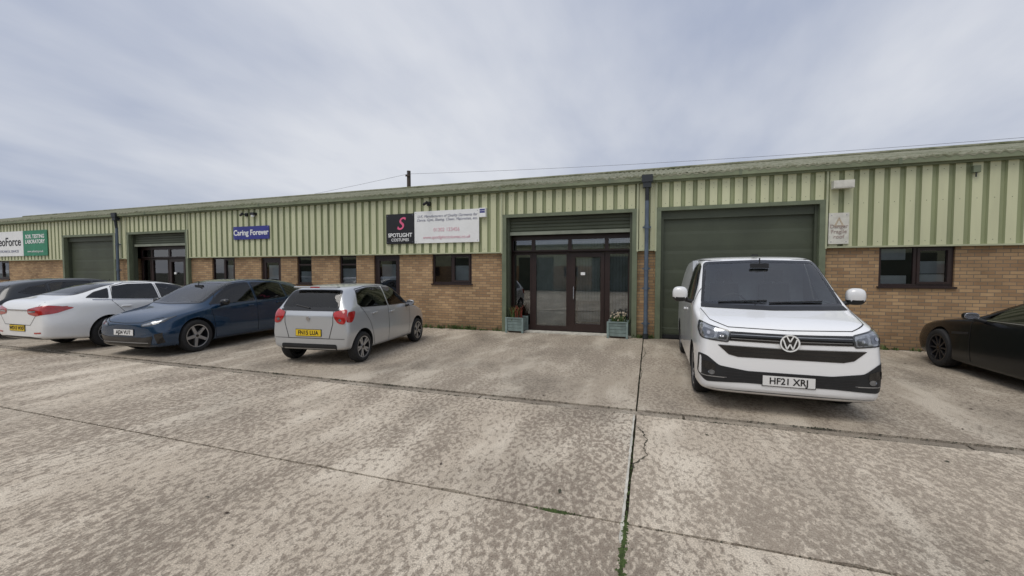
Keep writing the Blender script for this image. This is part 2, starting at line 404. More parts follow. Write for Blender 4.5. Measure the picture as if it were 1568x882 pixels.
rf.quad([(XL,yr,zr+.02),(XR,yr,zr+.02),(XR,D+14.2,z0),(XL,D+14.2,z0)],'roof')
rf.cyl((XL,yr,zr+.03),(XR,yr,zr+.03),.07,'roof',8)
rf.build('corrugated_roof',bld)
ml=MB()
for i in range(1500):
    x=random.uniform(-30,9); y=y0+abs(random.gauss(0,.5))+.02; z=z0+(y-y0)*sl; r=random.uniform(.012,.045)
    n=6; c=(x,y,z+r*1.1)
    ring=[(x+r*math.cos(6.283*i/n)*random.uniform(.7,1.4),y+r*math.sin(6.283*i/n),z-.005) for i in range(n)]
    for i in range(n): ml.quad([ring[i],ring[(i+1)%n],c],'roof')
ml.build('roof_moss',bld)
dp=MB()
for X in (-41.65,-20.83,-.085,20.55):
    dp.cyl((X,D-.19,.02),(X,D-.19,3.55),.05,'pipe',14)
    dp.cyl((X,D-.19,3.5),(X,D-.235,3.85),.05,'hopper',14)
    dp.box(X-.10,X+.10,D-.29,D-.13,3.82,3.95,'hopper'); dp.box(X-.13,X+.13,D-.31,D-.246,3.95,4.13,'hopper')
    for z in (.35,1.25,1.75,2.8): dp.cyl((X,D-.19,z),(X,D-.19,z+.09),.062,'pipe',14); dp.box(X-.1,X+.1,D-.15,D-.115,z+.02,z+.06,'pipe')
    dp.cyl((X,D-.19,.0),(X,D-.19,.14),.07,'hopper',14)
dp.build('downpipes',bld,smooth=True)
wn=MB()
def window(x0,x1,z0,z1,cols,sashes=(),sill=True,blind=None):
    y=D+.045; t=.055
    wn.box(x0+.003,x1-.003,y,y+.06,z1-t,z1-.003,'brown'); wn.box(x0+.003,x1-.003,y,y+.06,z0+.003,z0+t,'brown')
    wn.box(x0+.003,x0+t,y,y+.06,z0+t,z1-t,'brown'); wn.box(x1-t,x1-.003,y,y+.06,z0+t,z1-t,'brown')
    xsn=[x0+t]+[x0+(x1-x0)*c for c in cols]+[x1-t]
    for c in xsn[1:-1]: wn.box(c-.03,c+.03,y+.001,y+.059,z0+t,z1-t,'brown')
    for i in range(len(xsn)-1):
        a=xsn[i]+(.03 if i>0 else 0); b_=xsn[i+1]-(.03 if i<len(xsn)-2 else 0)
        if i in sashes:
            u=.05; yy=y-.018
            zs=z0+t; ze=z1-t
            wn.box(a,b_,yy,y+.055,ze-u,ze-.001,'brown'); wn.box(a,b_,yy,y+.055,zs+.001,zs+u,'brown'); wn.box(a,a+u,yy,y+.055,zs+u,ze-u,'brown'); wn.box(b_-u,b_,yy,y+.055,zs+u,ze-u,'brown')
        wn.quad([(a,y+.03,z0+t),(b_,y+.03,z0+t),(b_,y+.03,z1-t),(a,y+.03,z1-t)],'glass')
    if sill: wn.box(x0-.03,x1+.03,D-.045,D+.044,z0-.035,z0+.002,'brown')
    wn.box(x0,x1,D+.6,D+.62,z0-.2,z1,'room'); 
    if blind:
        for (a,b_,c,d,k) in blind: wn.box(x0+(x1-x0)*a,x0+(x1-x0)*b_,D+.125,D+.135,z0+(z1-z0)*c,z0+(z1-z0)*d,k)
window(*wins[4],[.5],(1,),blind=[(.54,.93,.05,.60,'blind2')])
window(*wins[5],[.5],(1,),blind=[(.05,.42,.05,.27,'blind'),(.56,.92,.05,.30,'blind'),(.56,.92,.32,.62,'blind2'),(.05,.4,.66,.95,'blind2')])
window(*wins[1],[.5],(1,),blind=[(.5,.95,.05,.7,'blind')])
window(*wins[2],[],(),blind=[(.1,.9,.05,.45,'blind2')]); window(*wins[3],[],(),blind=[(.05,.95,.05,.55,'blind2')])
window(*wins[0],[.5],(1,),blind=[(.05,.95,.05,.5,'blind')]); window(*wins[6],[.5],(1,)); window(*wins[7],[.5],(1,))
for w_ in (wins[2],wins[3]): wn.box(w_[0]+.055,w_[1]-.055,D+.04,D+.09,w_[3]-.32,w_[3]-.27,'brown')
for i,(a,b_,z0,z1) in enumerate(doors):
    y=D+.05
    wn.box(a+.003,a+.07,y,y+.07,.02,z1-.003,'brown'); wn.box(b_-.07,b_-.003,y,y+.07,.02,z1-.003,'brown'); wn.box(a+.07,b_-.07,y,y+.07,z1-.08,z1-.004,'brown')
    wn.box(a+.075,b_-.075,y+.01,y+.06,.03,.25,'brown'); wn.box(a+.075,a+.17,y+.01,y+.06,.25,z1-.085,'brown'); wn.box(b_-.17,b_-.075,y+.01,y+.06,.25,z1-.085,'brown')
    wn.box(a+.17,b_-.17,y+.01,y+.06,.98,1.08,'brown'); wn.box(a+.17,b_-.17,y+.01,y+.06,z1-.18,z1-.086,'brown')
    wn.quad([(a+.17,y+.035,.25),(b_-.17,y+.035,.25),(b_-.17,y+.035,z1-.18),(a+.17,y+.035,z1-.18)],'glass')
    wn.box(a,b_,D+.7,D+.72,0,z1,'room'); wn.box(a+.2,b_-.25,D+.16,D+.17,1.45,1.95,'blind' if i==0 else 'blind2')
    wn.box(a-.03,b_+.03,D-.06,D+.05,0,.02,'sealant')
wn.build('windows_and_doors',bld)
def slats(mb,a,b_,z0,z1,y,k='shutter',h=.095,d=.018):
    z=z1
    while z>z0+.001:
        zb=max(z-h,z0)
        mb.quad([(a,y,zb),(b_,y,zb),(b_,y-d,zb+(z-zb)*.25),(a,y-d,zb+(z-zb)*.25)],k)
        mb.quad([(a,y-d,zb+(z-zb)*.25),(b_,y-d,zb+(z-zb)*.25),(b_,y-d,zb+(z-zb)*.85),(a,y-d,zb+(z-zb)*.85)],k)
        mb.quad([(a,y-d,zb+(z-zb)*.85),(b_,y-d,zb+(z-zb)*.85),(b_,y,z),(a,y,z)],k)
        z=zb
sh=MB(); entr=[(-20.25,-16.93),(-3.87,-.44),(-41.3,-38.0)]
for (a,b_) in shutters:
    if (a,b_) in entr:
        z_=2.84; slats(sh,a+.06,b_-.06,z_,ZO,D+.10); sh.box(a+.06,b_-.06,D+.05,D+.12,z_-.09,z_,'shutter2')
    else:
        slats(sh,a+.06,b_-.06,.10,ZO-.02,D+.12,h=.49,d=.006); sh.box(a+.06,b_-.06,D+.07,D+.14,.0,.10,'plastic')
        sh.box(a+.06,b_-.06,D+.03,D+.098,ZO-.20,ZO-.001,'shutter')
    for q in (a,b_-.06): sh.box(q,q+.06,D+.0,D+.16,0,ZO-.002,'shutter')
sh.build('roller_shutters',bld)
en=MB()
def vbar(x,w_,z0,z1,y,d=.07,k='brown'): en.box(x-w_/2,x+w_/2,y,y+d,z0,z1,k)
for (a,b_) in entr:
    y=D+.30
    top=2.75
    en.box(a+.001,b_-.001,y-.002,y+.072,2.62,top,'brown'); en.box(a+.001,b_-.001,y-.002,y+.072,.0,.09,'brown')
    xs_=[a+.035,a+.68,a+1.74,a+2.75,b_-.035]
    for i,xx in enumerate(xs_): vbar(xx,.07 if i in(0,4) else .10,.09,2.62,y)
    en.box(a+.07,b_-.07,y+.001,y+.068,2.24,2.33,'brown')
    en.box(a+.07,b_-.07,y+.03,y+.033,.09,2.62,'glass')
    dl,dr=xs_[2]+.055,xs_[3]-.055
    for q in (dl,dr-.10): en.box(q,q+.10,y-.03,y+.025,.05,2.235,'brown')
    en.box(dl+.10,dr-.10,y-.03,y+.025,2.12,2.235,'brown'); en.box(dl+.10,dr-.10,y-.03,y+.025,.05,.26,'brown')
    en.cyl((dl+.07,y-.075,.95),(dl+.07,y-.075,1.3),.014,'chrome',8); en.box(dl+.05,dl+.09,y-.07,y-.03,1.0,1.03,'chrome'); en.box(dl+.05,dl+.09,y-.07,y-.03,1.23,1.26,'chrome')
    for (p,q) in ((xs_[0]+.035,xs_[1]-.05),(xs_[1]+.05,xs_[2]-.05),(xs_[3]+.05,xs_[4]-.035)):
        en.box(p,q,y-.01,y+.028,2.20,2.239,'brown'); en.box(p,q,y-.01,y+.028,.09,.17,'brown')
        en.box(p,p+.04,y-.01,y+.028,.17,2.2,'brown'); en.box(q-.04,q,y-.01,y+.028,.17,2.2,'brown')
    def pane_slats(xa,xb,za,zb_,yy,k):  # pale slats standing in for film and reflections on the entrance glass
        q=xa
        while q<xb-.02:
            e_=min(q+.085,xb); en.quad([(q,yy,za),(e_-.006,yy+.022,za),(e_-.006,yy+.022,zb_),(q,yy,zb_)],k); q+=.085
    pane_slats(xs_[1]+.06,xs_[2]-.06,.18,2.2,y+.09,'blind'); pane_slats(xs_[1]+.06,xs_[2]-.06,2.34,2.6,y+.09,'blind')
    pane_slats(dl+.12,dr-.12,.9,2.1,y+.09,'blind'); pane_slats(dl+.12,dr-.12,.28,.9,y+.35,'blind2')
    pane_slats(xs_[3]+.08,xs_[4]-.06,.3,2.2,y+.12,'blind2'); pane_slats(dl+.02,dr-.02,2.36,2.58,y+.09,'blind'); pane_slats(xs_[3]+.08,xs_[4]-.06,2.36,2.58,y+.12,'blind2')
    en.box(dl+.26,dl+.38,y-.034,y-.031,1.62,1.70,'white')
    en.box(a,b_,D-.1,y-.04,.0,.03,'sealant')
en.build('glazed_entrances',bld)
# ------------------------------------------------------------------ facade furniture
def sign(name,x0,x1,z0,z1,k,y=D-.125):
    e=empty(name,((x0+x1)/2,y,(z0+z1)/2)); s=MB(); hw,hh=(x1-x0)/2,(z1-z0)/2
    s.box(-hw,hw,0,.025,-hh,hh,k)
    for sx in (-1,1):
        for sz in (-1,1): s.cyl((sx*(hw-.05),-.004,sz*(hh-.05)),(sx*(hw-.05),.0,sz*(hh-.05)),.010,'chrome',8)
    s.box(-hw*.8,-hw*.8+.04,.025,.06,-hh*.9,hh*.9,'plastic'); s.box(hw*.8-.04,hw*.8,.025,.06,-hh*.9,hh*.9,'plastic')
    s.build('panel',e); return e
FT=(R(90),0,0)
e=sign('shop_sign',-7.85,-6.845,2.58,3.50,'black')
text('S',.54,(0,-.006,.14),FT,'pink',e,shear=.35,bold=.004)
text('SPOTLIGHT',.165,(0,-.006,-.20),FT,'white',e,bold=.004); text('COSTUMES',.125,(0,-.006,-.345),FT,'white',e,bold=.002)
e=sign('shop_sign',-6.835,-4.70,2.58,3.54,'white')
text('U.K. Manufacturers of Quality Garments for\nDance, Gym, Skating, Cheer, Majorettes, etc.',.110,(0.02,-.006,.27),FT,'greytext',e,shear=.4,bold=-.0005)
text('01202 123456',.15,(0.02,-.006,-.09),FT,'pinktext',e); text('www.spotlightcostumes.co.uk',.13,(0,-.006,-.31),FT,'pinktext',e,shear=.3)
e=sign('shop_sign',-14.38,-12.68,2.88,3.34,'blue')
text('Caring Forever',.27,(0,-.006,0),FT,'white',e,bold=.006)
e=sign('shop_sign',-27.75,-25.87,2.46,3.62,'green')
text('SOIL TESTING\nLABORATORY',.24,(0,-.006,.18),FT,'white',e,bold=.006); text('www.soiltesting.co.uk',.14,(0,-.006,-.38),FT,'white',e)
e=sign('shop_sign',-31.2,-27.77,2.46,3.62,'white')
text('GeoForce',.56,(.40,-.006,.08),FT,'ink',e,bold=.006); text('GEOTECHNICAL SERVICES',.16,(.4,-.006,-.36),FT,'greytext',e)
e=sign('warning_sign',3.79,4.17,2.33,3.02,'offwhite')
s=MB(); s.quad([(-.10,-.004,.04),(.10,-.004,.04),(0,-.004,.26)],'dryflower'); s.quad([(-.05,-.006,.07),(.05,-.006,.07),(0,-.006,.18)],'offwhite'); s.build('triangle',e)
text('Danger\nFragile\nroof',.115,(0,-.006,-.07),FT,'faded',e)
e=empty('alarm_box',(-4.56,D-.16,3.42)); s=MB(); s.box(-.10,.10,-.05,.07,-.14,.12,'white'); s.box(-.08,.08,-.054,-.051,-.02,.09,'blue'); s.build('casing',e,bevel=.01); text('ALARM',.05,(0,-.056,.035),FT,'white',e)
e=empty('floodlight',(4.0,D-.16,3.62)); s=MB(); s.box(-.19,.19,-.12,.02,-.08,.09,'offwhite'); s.box(-.165,.165,-.124,-.121,-.06,.065,'offwhite'); s.box(-.03,.03,.02,.08,-.03,.03,'plastic'); s.build('casing',e,bevel=.012)
def seccam(x,z):
    e=empty('security_camera',(x,D-.13,z)); s=MB()
    s.box(-.05,.05,0,.06,-.04,.08,'plastic'); s.cyl((0,0,.02),(0,-.14,.0),.018,'plastic',8); s.cyl((-.08,-.14,-.02),(.05,-.18,.02),.04,'plastic',12); s.cyl((.05,-.18,.02),(.07,-.185,.025),.046,'plastic',12)
    s.build('camera_body',e,smooth=True)
seccam(-6.35,3.74); seccam(-13.75,3.74)
e=empty('junction_box',(6.28,D-.14,3.80)); s=MB(); s.box(-.06,.06,-.03,.05,-.07,.07,'sage'); s.cyl((0,-.0,-.07),(0,0,-.16),.012,'plastic',8); s.build('casing',e,bevel=.01)
e=empty('wall_light',(-13.35,D-.13,3.76)); s=MB(); s.box(-.09,.09,-.1,.05,-.04,.05,'plastic'); s.cyl((0,-.05,-.04),(0,-.05,-.10),.05,'blind',10); s.build('lamp_head',e)
def planter(x,y,kind):
    e=empty('planter',(x,y,0)); s=MB(); h=.42; w0=.21;w1=.25
    for side in range(4):
        ca,sa=math.cos(side*math.pi/2),math.sin(side*math.pi/2)
        def rot(p): return (p[0]*ca-p[1]*sa,p[0]*sa+p[1]*ca,p[2])
        for j in range(4):
            za,zb_=.05+j*.09,.05+j*.09+.082; wa=w0+(w1-w0)*za/h; wb=w0+(w1-w0)*zb_/h
            s.quad([rot((-wa,-wa,za)),rot((wa,-wa,za)),rot((wb,-wb,zb_)),rot((-wb,-wb,zb_))],'teal')
            s.quad([rot((-wb,-wb,zb_)),rot((wb,-wb,zb_)),rot((wb-.02,-wb+.02,zb_)),rot((-wb+.02,-wb+.02,zb_))],'teal')
    s.box(-w0+.01,w0-.01,-w0+.01,w0-.01,.02,h-.06,'soil')
    for sx in(-1,1):
        for sy in (-1,1): s.box(sx*(w1-.012)-.025,sx*(w1-.012)+.025,sy*(w1-.012)-.025,sy*(w1-.012)+.025,0,h+.01,'teal')
    s.box(-w1+.014,w1-.014,-w1-.02,-w1+.02,h-.015,h+.013,'teal'); s.box(-w1+.014,w1-.014,w1-.02,w1+.02,h-.015,h+.013,'teal')
    s.build('tub',e)
    p=MB()
    if kind==0:
        for i in range(26): tuft(p,random.gauss(0,.08),random.gauss(0,.08),.42,5,'redplant' if i%2 else 'weed',z=h-.08,spread=.05)
    else:
        for i in range(22): tuft(p,random.gauss(0,.10),random.gauss(0,.10),.22,6,'weed',z=h-.08,spread=.06)
        for i in range(45):
            a,b_=random.gauss(0,.11),random.gauss(0,.10); z=h+random.uniform(.05,.24); r=random.uniform(.012,.026)
            p.cyl((a*.6,b_*.6,h-.08),(a,b_,z),.003,'weed',4)
            p.cyl((a,b_,z-r),(a+.005,b_,z+r*.6),r,'dryflower',6,r*.5)
    p.build('plant',e)
planter(-3.58,D-.02,0); planter(-.77,D-.12,1)
# ------------------------------------------------------------------ poles + wires
def pole(x,y,h,name='utility_pole'):
    e=empty(name,(x,y,0)); s=MB(); s.cyl((0,0,-.1),(0,0,h),.17,'wood',12,.13); s.box(-.16,.16,-.18,-.12,h-.40,h-.28,'wood')
    s.cyl((0,-.15,h-.3),(0,-.15,h-.12),.04,'wire',8)
    s.build('post',e,smooth=True); return e
p1=pole(-15.9,25,8.7); pole(18.8,25,7.9); pole(-119,40,12.2)
def wire(a,b_,sag,parent):
    s=MB(); n=24; pts=[]
    for i in range(n+1):
        t=i/n; v=Vector(a).lerp(Vector(b_),t); v.z-=sag*4*t*(1-t); pts.append(v-Vector(parent.location))
    for i in range(n): s.cyl(pts[i],pts[i+1],.009,'wire',5)
    s.build('overhead_wire',parent)
wire((-15.9,25,8.5),(18.8,25,7.75),.25,p1); wire((-15.9,25,8.5),(-119,40,12),2.6,p1)
ob=empty('unseen_unit_opposite'); s=MB()  # unseen row behind the camera, added for reflections in glass and cars
s.box(-50,36,-24,-15,0,2.3,'brick'); s.box(-50,36,-24,-15.05,2.301,4.1,'trim'); s.box(-50.2,36.2,-24.2,-14.9,4.101,4.3,'fascia')
for i in range(12): s.box(-47+i*7,-43.6+i*7,-15.0,-14.97,0,3.1,'shutter'); s.box(-42.6+i*7,-41.3+i*7,-15,-14.97,1.3,2.2,'brown')
s.build('walls_and_shutters',ob)
# ------------------------------------------------------------------ vehicles
def chaik(pts,n=1,q=.2):
    for _ in range(n):
        o=[]
        for i in range(len(pts)):
            a=pts[i];b_=pts[(i+1)%len(pts)]
            o.append((a[0]+(b_[0]-a[0])*q,a[1]+(b_[1]-a[1])*q)); o.append((a[0]+(b_[0]-a[0])*(1-q),a[1]+(b_[1]-a[1])*(1-q)))
        pts=o
    return pts
def corner(pts,r=.04,n=3):
    o=[]; N_=len(pts)
    for i in range(N_):
        p=Vector(pts[i-1]);c=Vector(pts[i]);q=Vector(pts[(i+1)%N_])
        a=c+(p-c).normalized()*min(r,(p-c).length*.45); b_=c+(q-c).normalized()*min(r,(q-c).length*.45)
        for k in range(n+1):
            t=k/n; o.append(tuple(a*(1-t)**2+c*2*t*(1-t)+b_*t*t))
    return o
def inset(pts,d):
    N_=len(pts); A=sum(pts[i][0]*pts[(i+1)%N_][1]-pts[(i+1)%N_][0]*pts[i][1] for i in range(N_)); sg=1 if A>0 else -1
    o=[]
    for i in range(N_):
        p=Vector(pts[i-1]);c=Vector(pts[i]);q=Vector(pts[(i+1)%N_])
        d1=(c-p).normalized() if (c-p).length>1e-6 else (q-c).normalized(); d2=(q-c).normalized() if (q-c).length>1e-6 else d1
        n=(Vector((-d1.y,d1.x))+Vector((-d2.y,d2.x))); n=n.normalized()*sg
        o.append(tuple(c+n*d))
    return o
def pip(x,y,pts):
    r=False; j=len(pts)-1
    for i in range(len(pts)):
        xi,yi=pts[i];xj,yj=pts[j]
        if (yi>y)!=(yj>y) and x<(xj-xi)*(y-yi)/(yj-yi)+xi: r=not r
        j=i
    return r
DIRS={'F':Vector((1,0,0)),'B':Vector((-1,0,0)),'L':Vector((0,1,0)),'R':Vector((0,-1,0)),'T':Vector((0,0,1))}
class Car:
    def __init__(c,name,st,ref,paintk,axles,r,W,loc,rz,archR=None,crease=.45,p6=.70,midcrease=0):
        c.ref=ref; c.e=empty(name,(*loc,0),rz); c.W=W; c.r=r; c.axles=axles
        bm=bmesh.new(); rings=[]
        for t in st:
            s,zb,zm,zs,zt,wb,wm,ws,wt=t[:9]; e_=t[9] if len(t)>9 else .05
            half=[(wb-.10,zb),(wb,zb+.06),(wm,zm),(ws,zs),(wt,zt-e_),(wt*p6,zt-.012)]
            x=ref-s
            ring=[bm.verts.new((x,0,zb))]+[bm.verts.new((x,p[0],p[1])) for p in half]+[bm.verts.new((x,0,zt))]+[bm.verts.new((x,-p[0],p[1])) for p in reversed(half)]
            rings.append(ring)
        cl_=bm.edges.layers.float.new('crease_edge')
        for a,b_ in zip(rings[:-1],rings[1:]):
            for i in range(14):
                j=(i+1)%14; bm.faces.new((a[i],a[j],b_[j],b_[i]))
        for rg in (rings[0],rings[-1]):
            bm.faces.new((rg[0],rg[1],rg[13])); bm.faces.new((rg[6],rg[7],rg[8]))
            for i in range(1,6): bm.faces.new((rg[i],rg[i+1],rg[13-i],rg[14-i]))
        for a,b_ in zip(rings[:-1],rings[1:]):
            for i in (4,10,2,12,3,11):
                ed=bm.edges.get((a[i],b_[i]))
                if ed: ed[cl_]=crease if i in(4,10) else midcrease if i in (3,11) else .4
        bmesh.ops.recalc_face_normals(bm,faces=bm.faces)
        me=bpy.data.meshes.new('tmp'); bm.to_mesh(me); bm.free()
        o=bpy.data.objects.new('tmp',me); scene.collection.objects.link(o)
        md=o.modifiers.new('s','SUBSURF'); md.levels=3; md.render_levels=3
        bpy.context.view_layer.update()
        dg=bpy.context.evaluated_depsgraph_get(); me2=bpy.data.meshes.new_from_object(o.evaluated_get(dg))
        c.bvh=BVHTree.FromPolygons([v.co[:] for v in me2.vertices],[p.vertices[:] for p in me2.polygons])
        bpy.data.objects.remove(o)
        body=bpy.data.objects.new('body',me2); scene.collection.objects.link(body)
        me2.materials.clear(); me2.materials.append(M[paintk]); me2.materials.append(M['plastic'])
        aR=archR or r+.055
        s=MB(); s.mats=[paintk,'plastic']
        for ax in axles:
            for sg in (-1,1):
                s.cyl((ref-ax,sg*(W/2-.30),r+.01),(ref-ax,sg*(W/2+.15),r+.01),aR,'plastic',48)
        cut=s.build('cut')
        md=body.modifiers.new('b','BOOLEAN'); md.operation='DIFFERENCE'; md.object=cut; md.solver='EXACT'
        bpy.context.view_layer.update(); dg=bpy.context.evaluated_depsgraph_get()
        me3=bpy.data.meshes.new_from_object(body.evaluated_get(dg)); body.modifiers.clear(); body.data=me3; bpy.data.objects.remove(cut)
        body.parent=c.e; c.body=body; c.apertures=[]
    def finish(c):
        bm=bmesh.new(); bm.from_mesh(c.body.data)
        for plane,ol in c.apertures:
            dr=DIRS[plane]
            if plane in 'FB': ax=(1,2); P2=[(a,b_) for a,b_ in ol]
            else: ax=(0,2); P2=[(c.ref-a,b_) for a,b_ in ol]
            lo=[min(p[i] for p in P2) for i in (0,1)]; hi=[max(p[i] for p in P2) for i in (0,1)]
            def region():
                o=[]
                for f in bm.faces:
                    if f.normal.dot(dr)<.12: continue
                    us=[v.co[ax[0]] for v in f.verts]; vs=[v.co[ax[1]] for v in f.verts]
                    if max(us)<lo[0] or min(us)>hi[0] or max(vs)<lo[1] or min(vs)>hi[1]: continue
                    ce=f.calc_center_median()
                    if plane=='L' and ce.y<.2 or plane=='R' and ce.y>-.2: continue
                    o.append(f)
                return o
            for i in range(len(P2)):
                a=P2[i];b_=P2[(i+1)%len(P2)]
                if math.dist(a,b_)<1e-5: continue
                fs=region(); geom=list({v for f in fs for v in f.verts})+list({e for f in fs for e in f.edges})+fs
                co=[0,0,0];no=[0,0,0]; co[ax[0]],co[ax[1]]=a; no[ax[0]],no[ax[1]]=-(b_[1]-a[1]),(b_[0]-a[0])
                bmesh.ops.bisect_plane(bm,geom=geom,plane_co=co,plane_no=no,dist=1e-5)
            dl=[f for f in region() if pip(f.calc_center_median()[ax[0]],f.calc_center_median()[ax[1]],P2)]
            bmesh.ops.delete(bm,geom=dl,context='FACES')
        bm.to_mesh(c.body.data); bm.free()
        for p in c.body.data.polygons: p.use_smooth=True
        c.body.data.set_sharp_from_angle(angle=R(32))
    def glass(c,plane,outline,k='carglass',frit=.022,r=.05,mirror=False,res=.05,name='window'):
        sets=[(plane,outline)]
        if mirror: sets.append(('R',outline))
        for pl,ol in sets:
            o=corner(ol,r); inn=inset(o,frit)
            c.apertures.append((pl,inset(o,frit*.5)))
            c.patch(pl,inset(o,frit*.6),k,.0045,res,0,name)
            for i in range(len(o)):
                j=(i+1)%len(o)
                if math.dist(o[i],o[j])<1e-4: continue
                c.patch(pl,[o[i],o[j],inn[j],inn[i]],'gloss',.006,.07,0,'window_seal')
    def cast(c,plane,u,v):
        if plane=='F': o=Vector((9,u,v)); d=Vector((-1,0,0))
        elif plane=='B': o=Vector((-9,u,v)); d=Vector((1,0,0))
        elif plane=='L': o=Vector((c.ref-u,6,v)); d=Vector((0,-1,0))
        elif plane=='R': o=Vector((c.ref-u,-6,v)); d=Vector((0,1,0))
        else: o=Vector((c.ref-u,v,6)); d=Vector((0,0,-1))
        h=c.bvh.ray_cast(o,d); return h[0],h[1]
    def patch(c,plane,outline,k,off=.004,res=.05,rnd=0,name='panel',mirror=False):
        if mirror:
            if plane in 'FB': c.patch(plane,[(-a,b_) for a,b_ in outline],k,off,res,rnd,name)
            elif plane=='L': c.patch('R',outline,k,off,res,rnd,name)
            elif plane=='T': c.patch('T',[(a,-b_) for a,b_ in outline],k,off,res,rnd,name)
        if rnd: outline=chaik(outline,rnd)
        bm=bmesh.new(); bm.faces.new([bm.verts.new((a,b_,0)) for a,b_ in outline])
        us=[p[0] for p in outline]; vs=[p[1] for p in outline]
        for lo,hi,nrm in ((min(us),max(us),0),(min(vs),max(vs),1)):
            n=int((hi-lo)/res)
            for i in range(1,n+1):
                q=lo+(hi-lo)*i/(n+1); co=[0,0,0]; co[nrm]=q; no=[0,0,0]; no[nrm]=1
                bmesh.ops.bisect_plane(bm,geom=bm.verts[:]+bm.edges[:]+bm.faces[:],plane_co=co,plane_no=no)
        bad=[]
        for v in bm.verts:
            h,n=c.cast(plane,v.co.x,v.co.y)
            if h is None: bad.append(v)
            else: v.co=h+n*off
        if bad: bmesh.ops.delete(bm,geom=bad,context='VERTS')
        bmesh.ops.triangulate(bm,faces=[f for f in bm.faces if len(f.verts)>4])
        for f in bm.faces:
            f.normal_update()
            if f.normal.dot(DIRS[plane])<0: f.normal_flip()
            f.smooth=True
        me=bpy.data.meshes.new(name); bm.to_mesh(me); bm.free(); me.materials.append(M[k])
        o=bpy.data.objects.new(name,me); scene.collection.objects.link(o); o.parent=c.e; return o
    def line(c,plane,pts,w=.010,k='lineD',off=.0035,mirror=True,name='shut_line'):
        for a,b_ in zip(pts[:-1],pts[1:]):
            d=Vector((b_[0]-a[0],b_[1]-a[1])).normalized(); n=Vector((-d.y,d.x))*w/2; d=d*w*.3
            c.patch(plane,[(a[0]-d.x-n.x,a[1]-d.y-n.y),(b_[0]+d.x-n.x,b_[1]+d.y-n.y),(b_[0]+d.x+n.x,b_[1]+d.y+n.y),(a[0]-d.x+n.x,a[1]-d.y+n.y)],k,off,.06,0,name,mirror)
    def interior(c,cowl,zc,seat,rear,zf=.35,roofz=1.4,w=.62,van=False):
        s=MB(); X=lambda q:c.ref-q
        s.box(X(rear),X(cowl-.05),-w-.08,w+.08,zf,zf+.05,'cabin')
        s.box(X(cowl+.38),X(cowl-.02),-w-.05,w+.05,zf+.05,zc-.05,'cabin')
        s.box(X(cowl+.30),X(cowl+.02),-w*.95,w*.95,zc-.05,zc-.035,'plastic')
        rows=[seat] if van else [seat,seat+.85]
        for ri,sx in enumerate(rows):
            if sx>rear-.3: continue
            for sy in ((-.36,.36) if ri==0 else (-.40,0,.40)):
                hw=.24 if ri==0 else .19
                s.box(X(sx+.10),X(sx-.45),sy-hw,sy+hw,zf+.1,zf+.30,'seat')
                zt=roofz-.42
                s.quad([(X(sx-.02),sy-hw,zf+.3),(X(sx-.02),sy+hw,zf+.3),(X(sx+.14),sy+hw*.85,zt),(X(sx+.14),sy-hw*.85,zt)],'seat')
                s.quad([(X(sx+.12),sy-hw,zf+.3),(X(sx+.12),sy+hw,zf+.3),(X(sx+.24),sy+hw*.85,zt),(X(sx+.24),sy-hw*.85,zt)],'seat')
                for q in (-1,1): s.quad([(X(sx-.02),sy+q*hw,zf+.3),(X(sx+.12),sy+q*hw,zf+.3),(X(sx+.24),sy+q*hw*.85,zt),(X(sx+.14),sy+q*hw*.85,zt)],'seat')
                s.quad([(X(sx+.14),sy-hw*.85,zt),(X(sx+.14),sy+hw*.85,zt),(X(sx+.24),sy+hw*.85,zt),(X(sx+.24),sy-hw*.85,zt)],'seat')
                s.box(X(sx+.26),X(sx+.17),sy-.12,sy+.12,zt+.04,zt+.22,'seat'); s.cyl((X(sx+.21),sy,zt-.02),(X(sx+.21),sy,zt+.06),.012,'chrome',6)
        cx,cy,cz=X(cowl+.50),-.36,zc-.06; n=20
        for i in range(n):
            a,b_=6.2832*i/n,6.2832*(i+1)/n
            pa=(cx+.06*math.sin(a),cy+.18*math.cos(a),cz+.17*math.sin(a)); pb=(cx+.06*math.sin(b_),cy+.18*math.cos(b_),cz+.17*math.sin(b_)); s.cyl(pa,pb,.014,'plastic',6)
        s.box(cx-.02,cx+.02,cy-.17,cy+.17,cz-.03,cz+.03,'plastic')
        s.cyl((X(cowl+.55),0,roofz-.12),(X(cowl+.55),.0,roofz-.02),.01,'plastic',6); s.box(X(cowl+.57),X(cowl+.54),-.12,.12,roofz-.17,roofz-.10,'plastic')
        if van: s.box(X(seat+.42),X(seat+.38),-w-.05,w+.05,zf,roofz-.03,'blind2')
        s.build('cabin_interior',c.e)
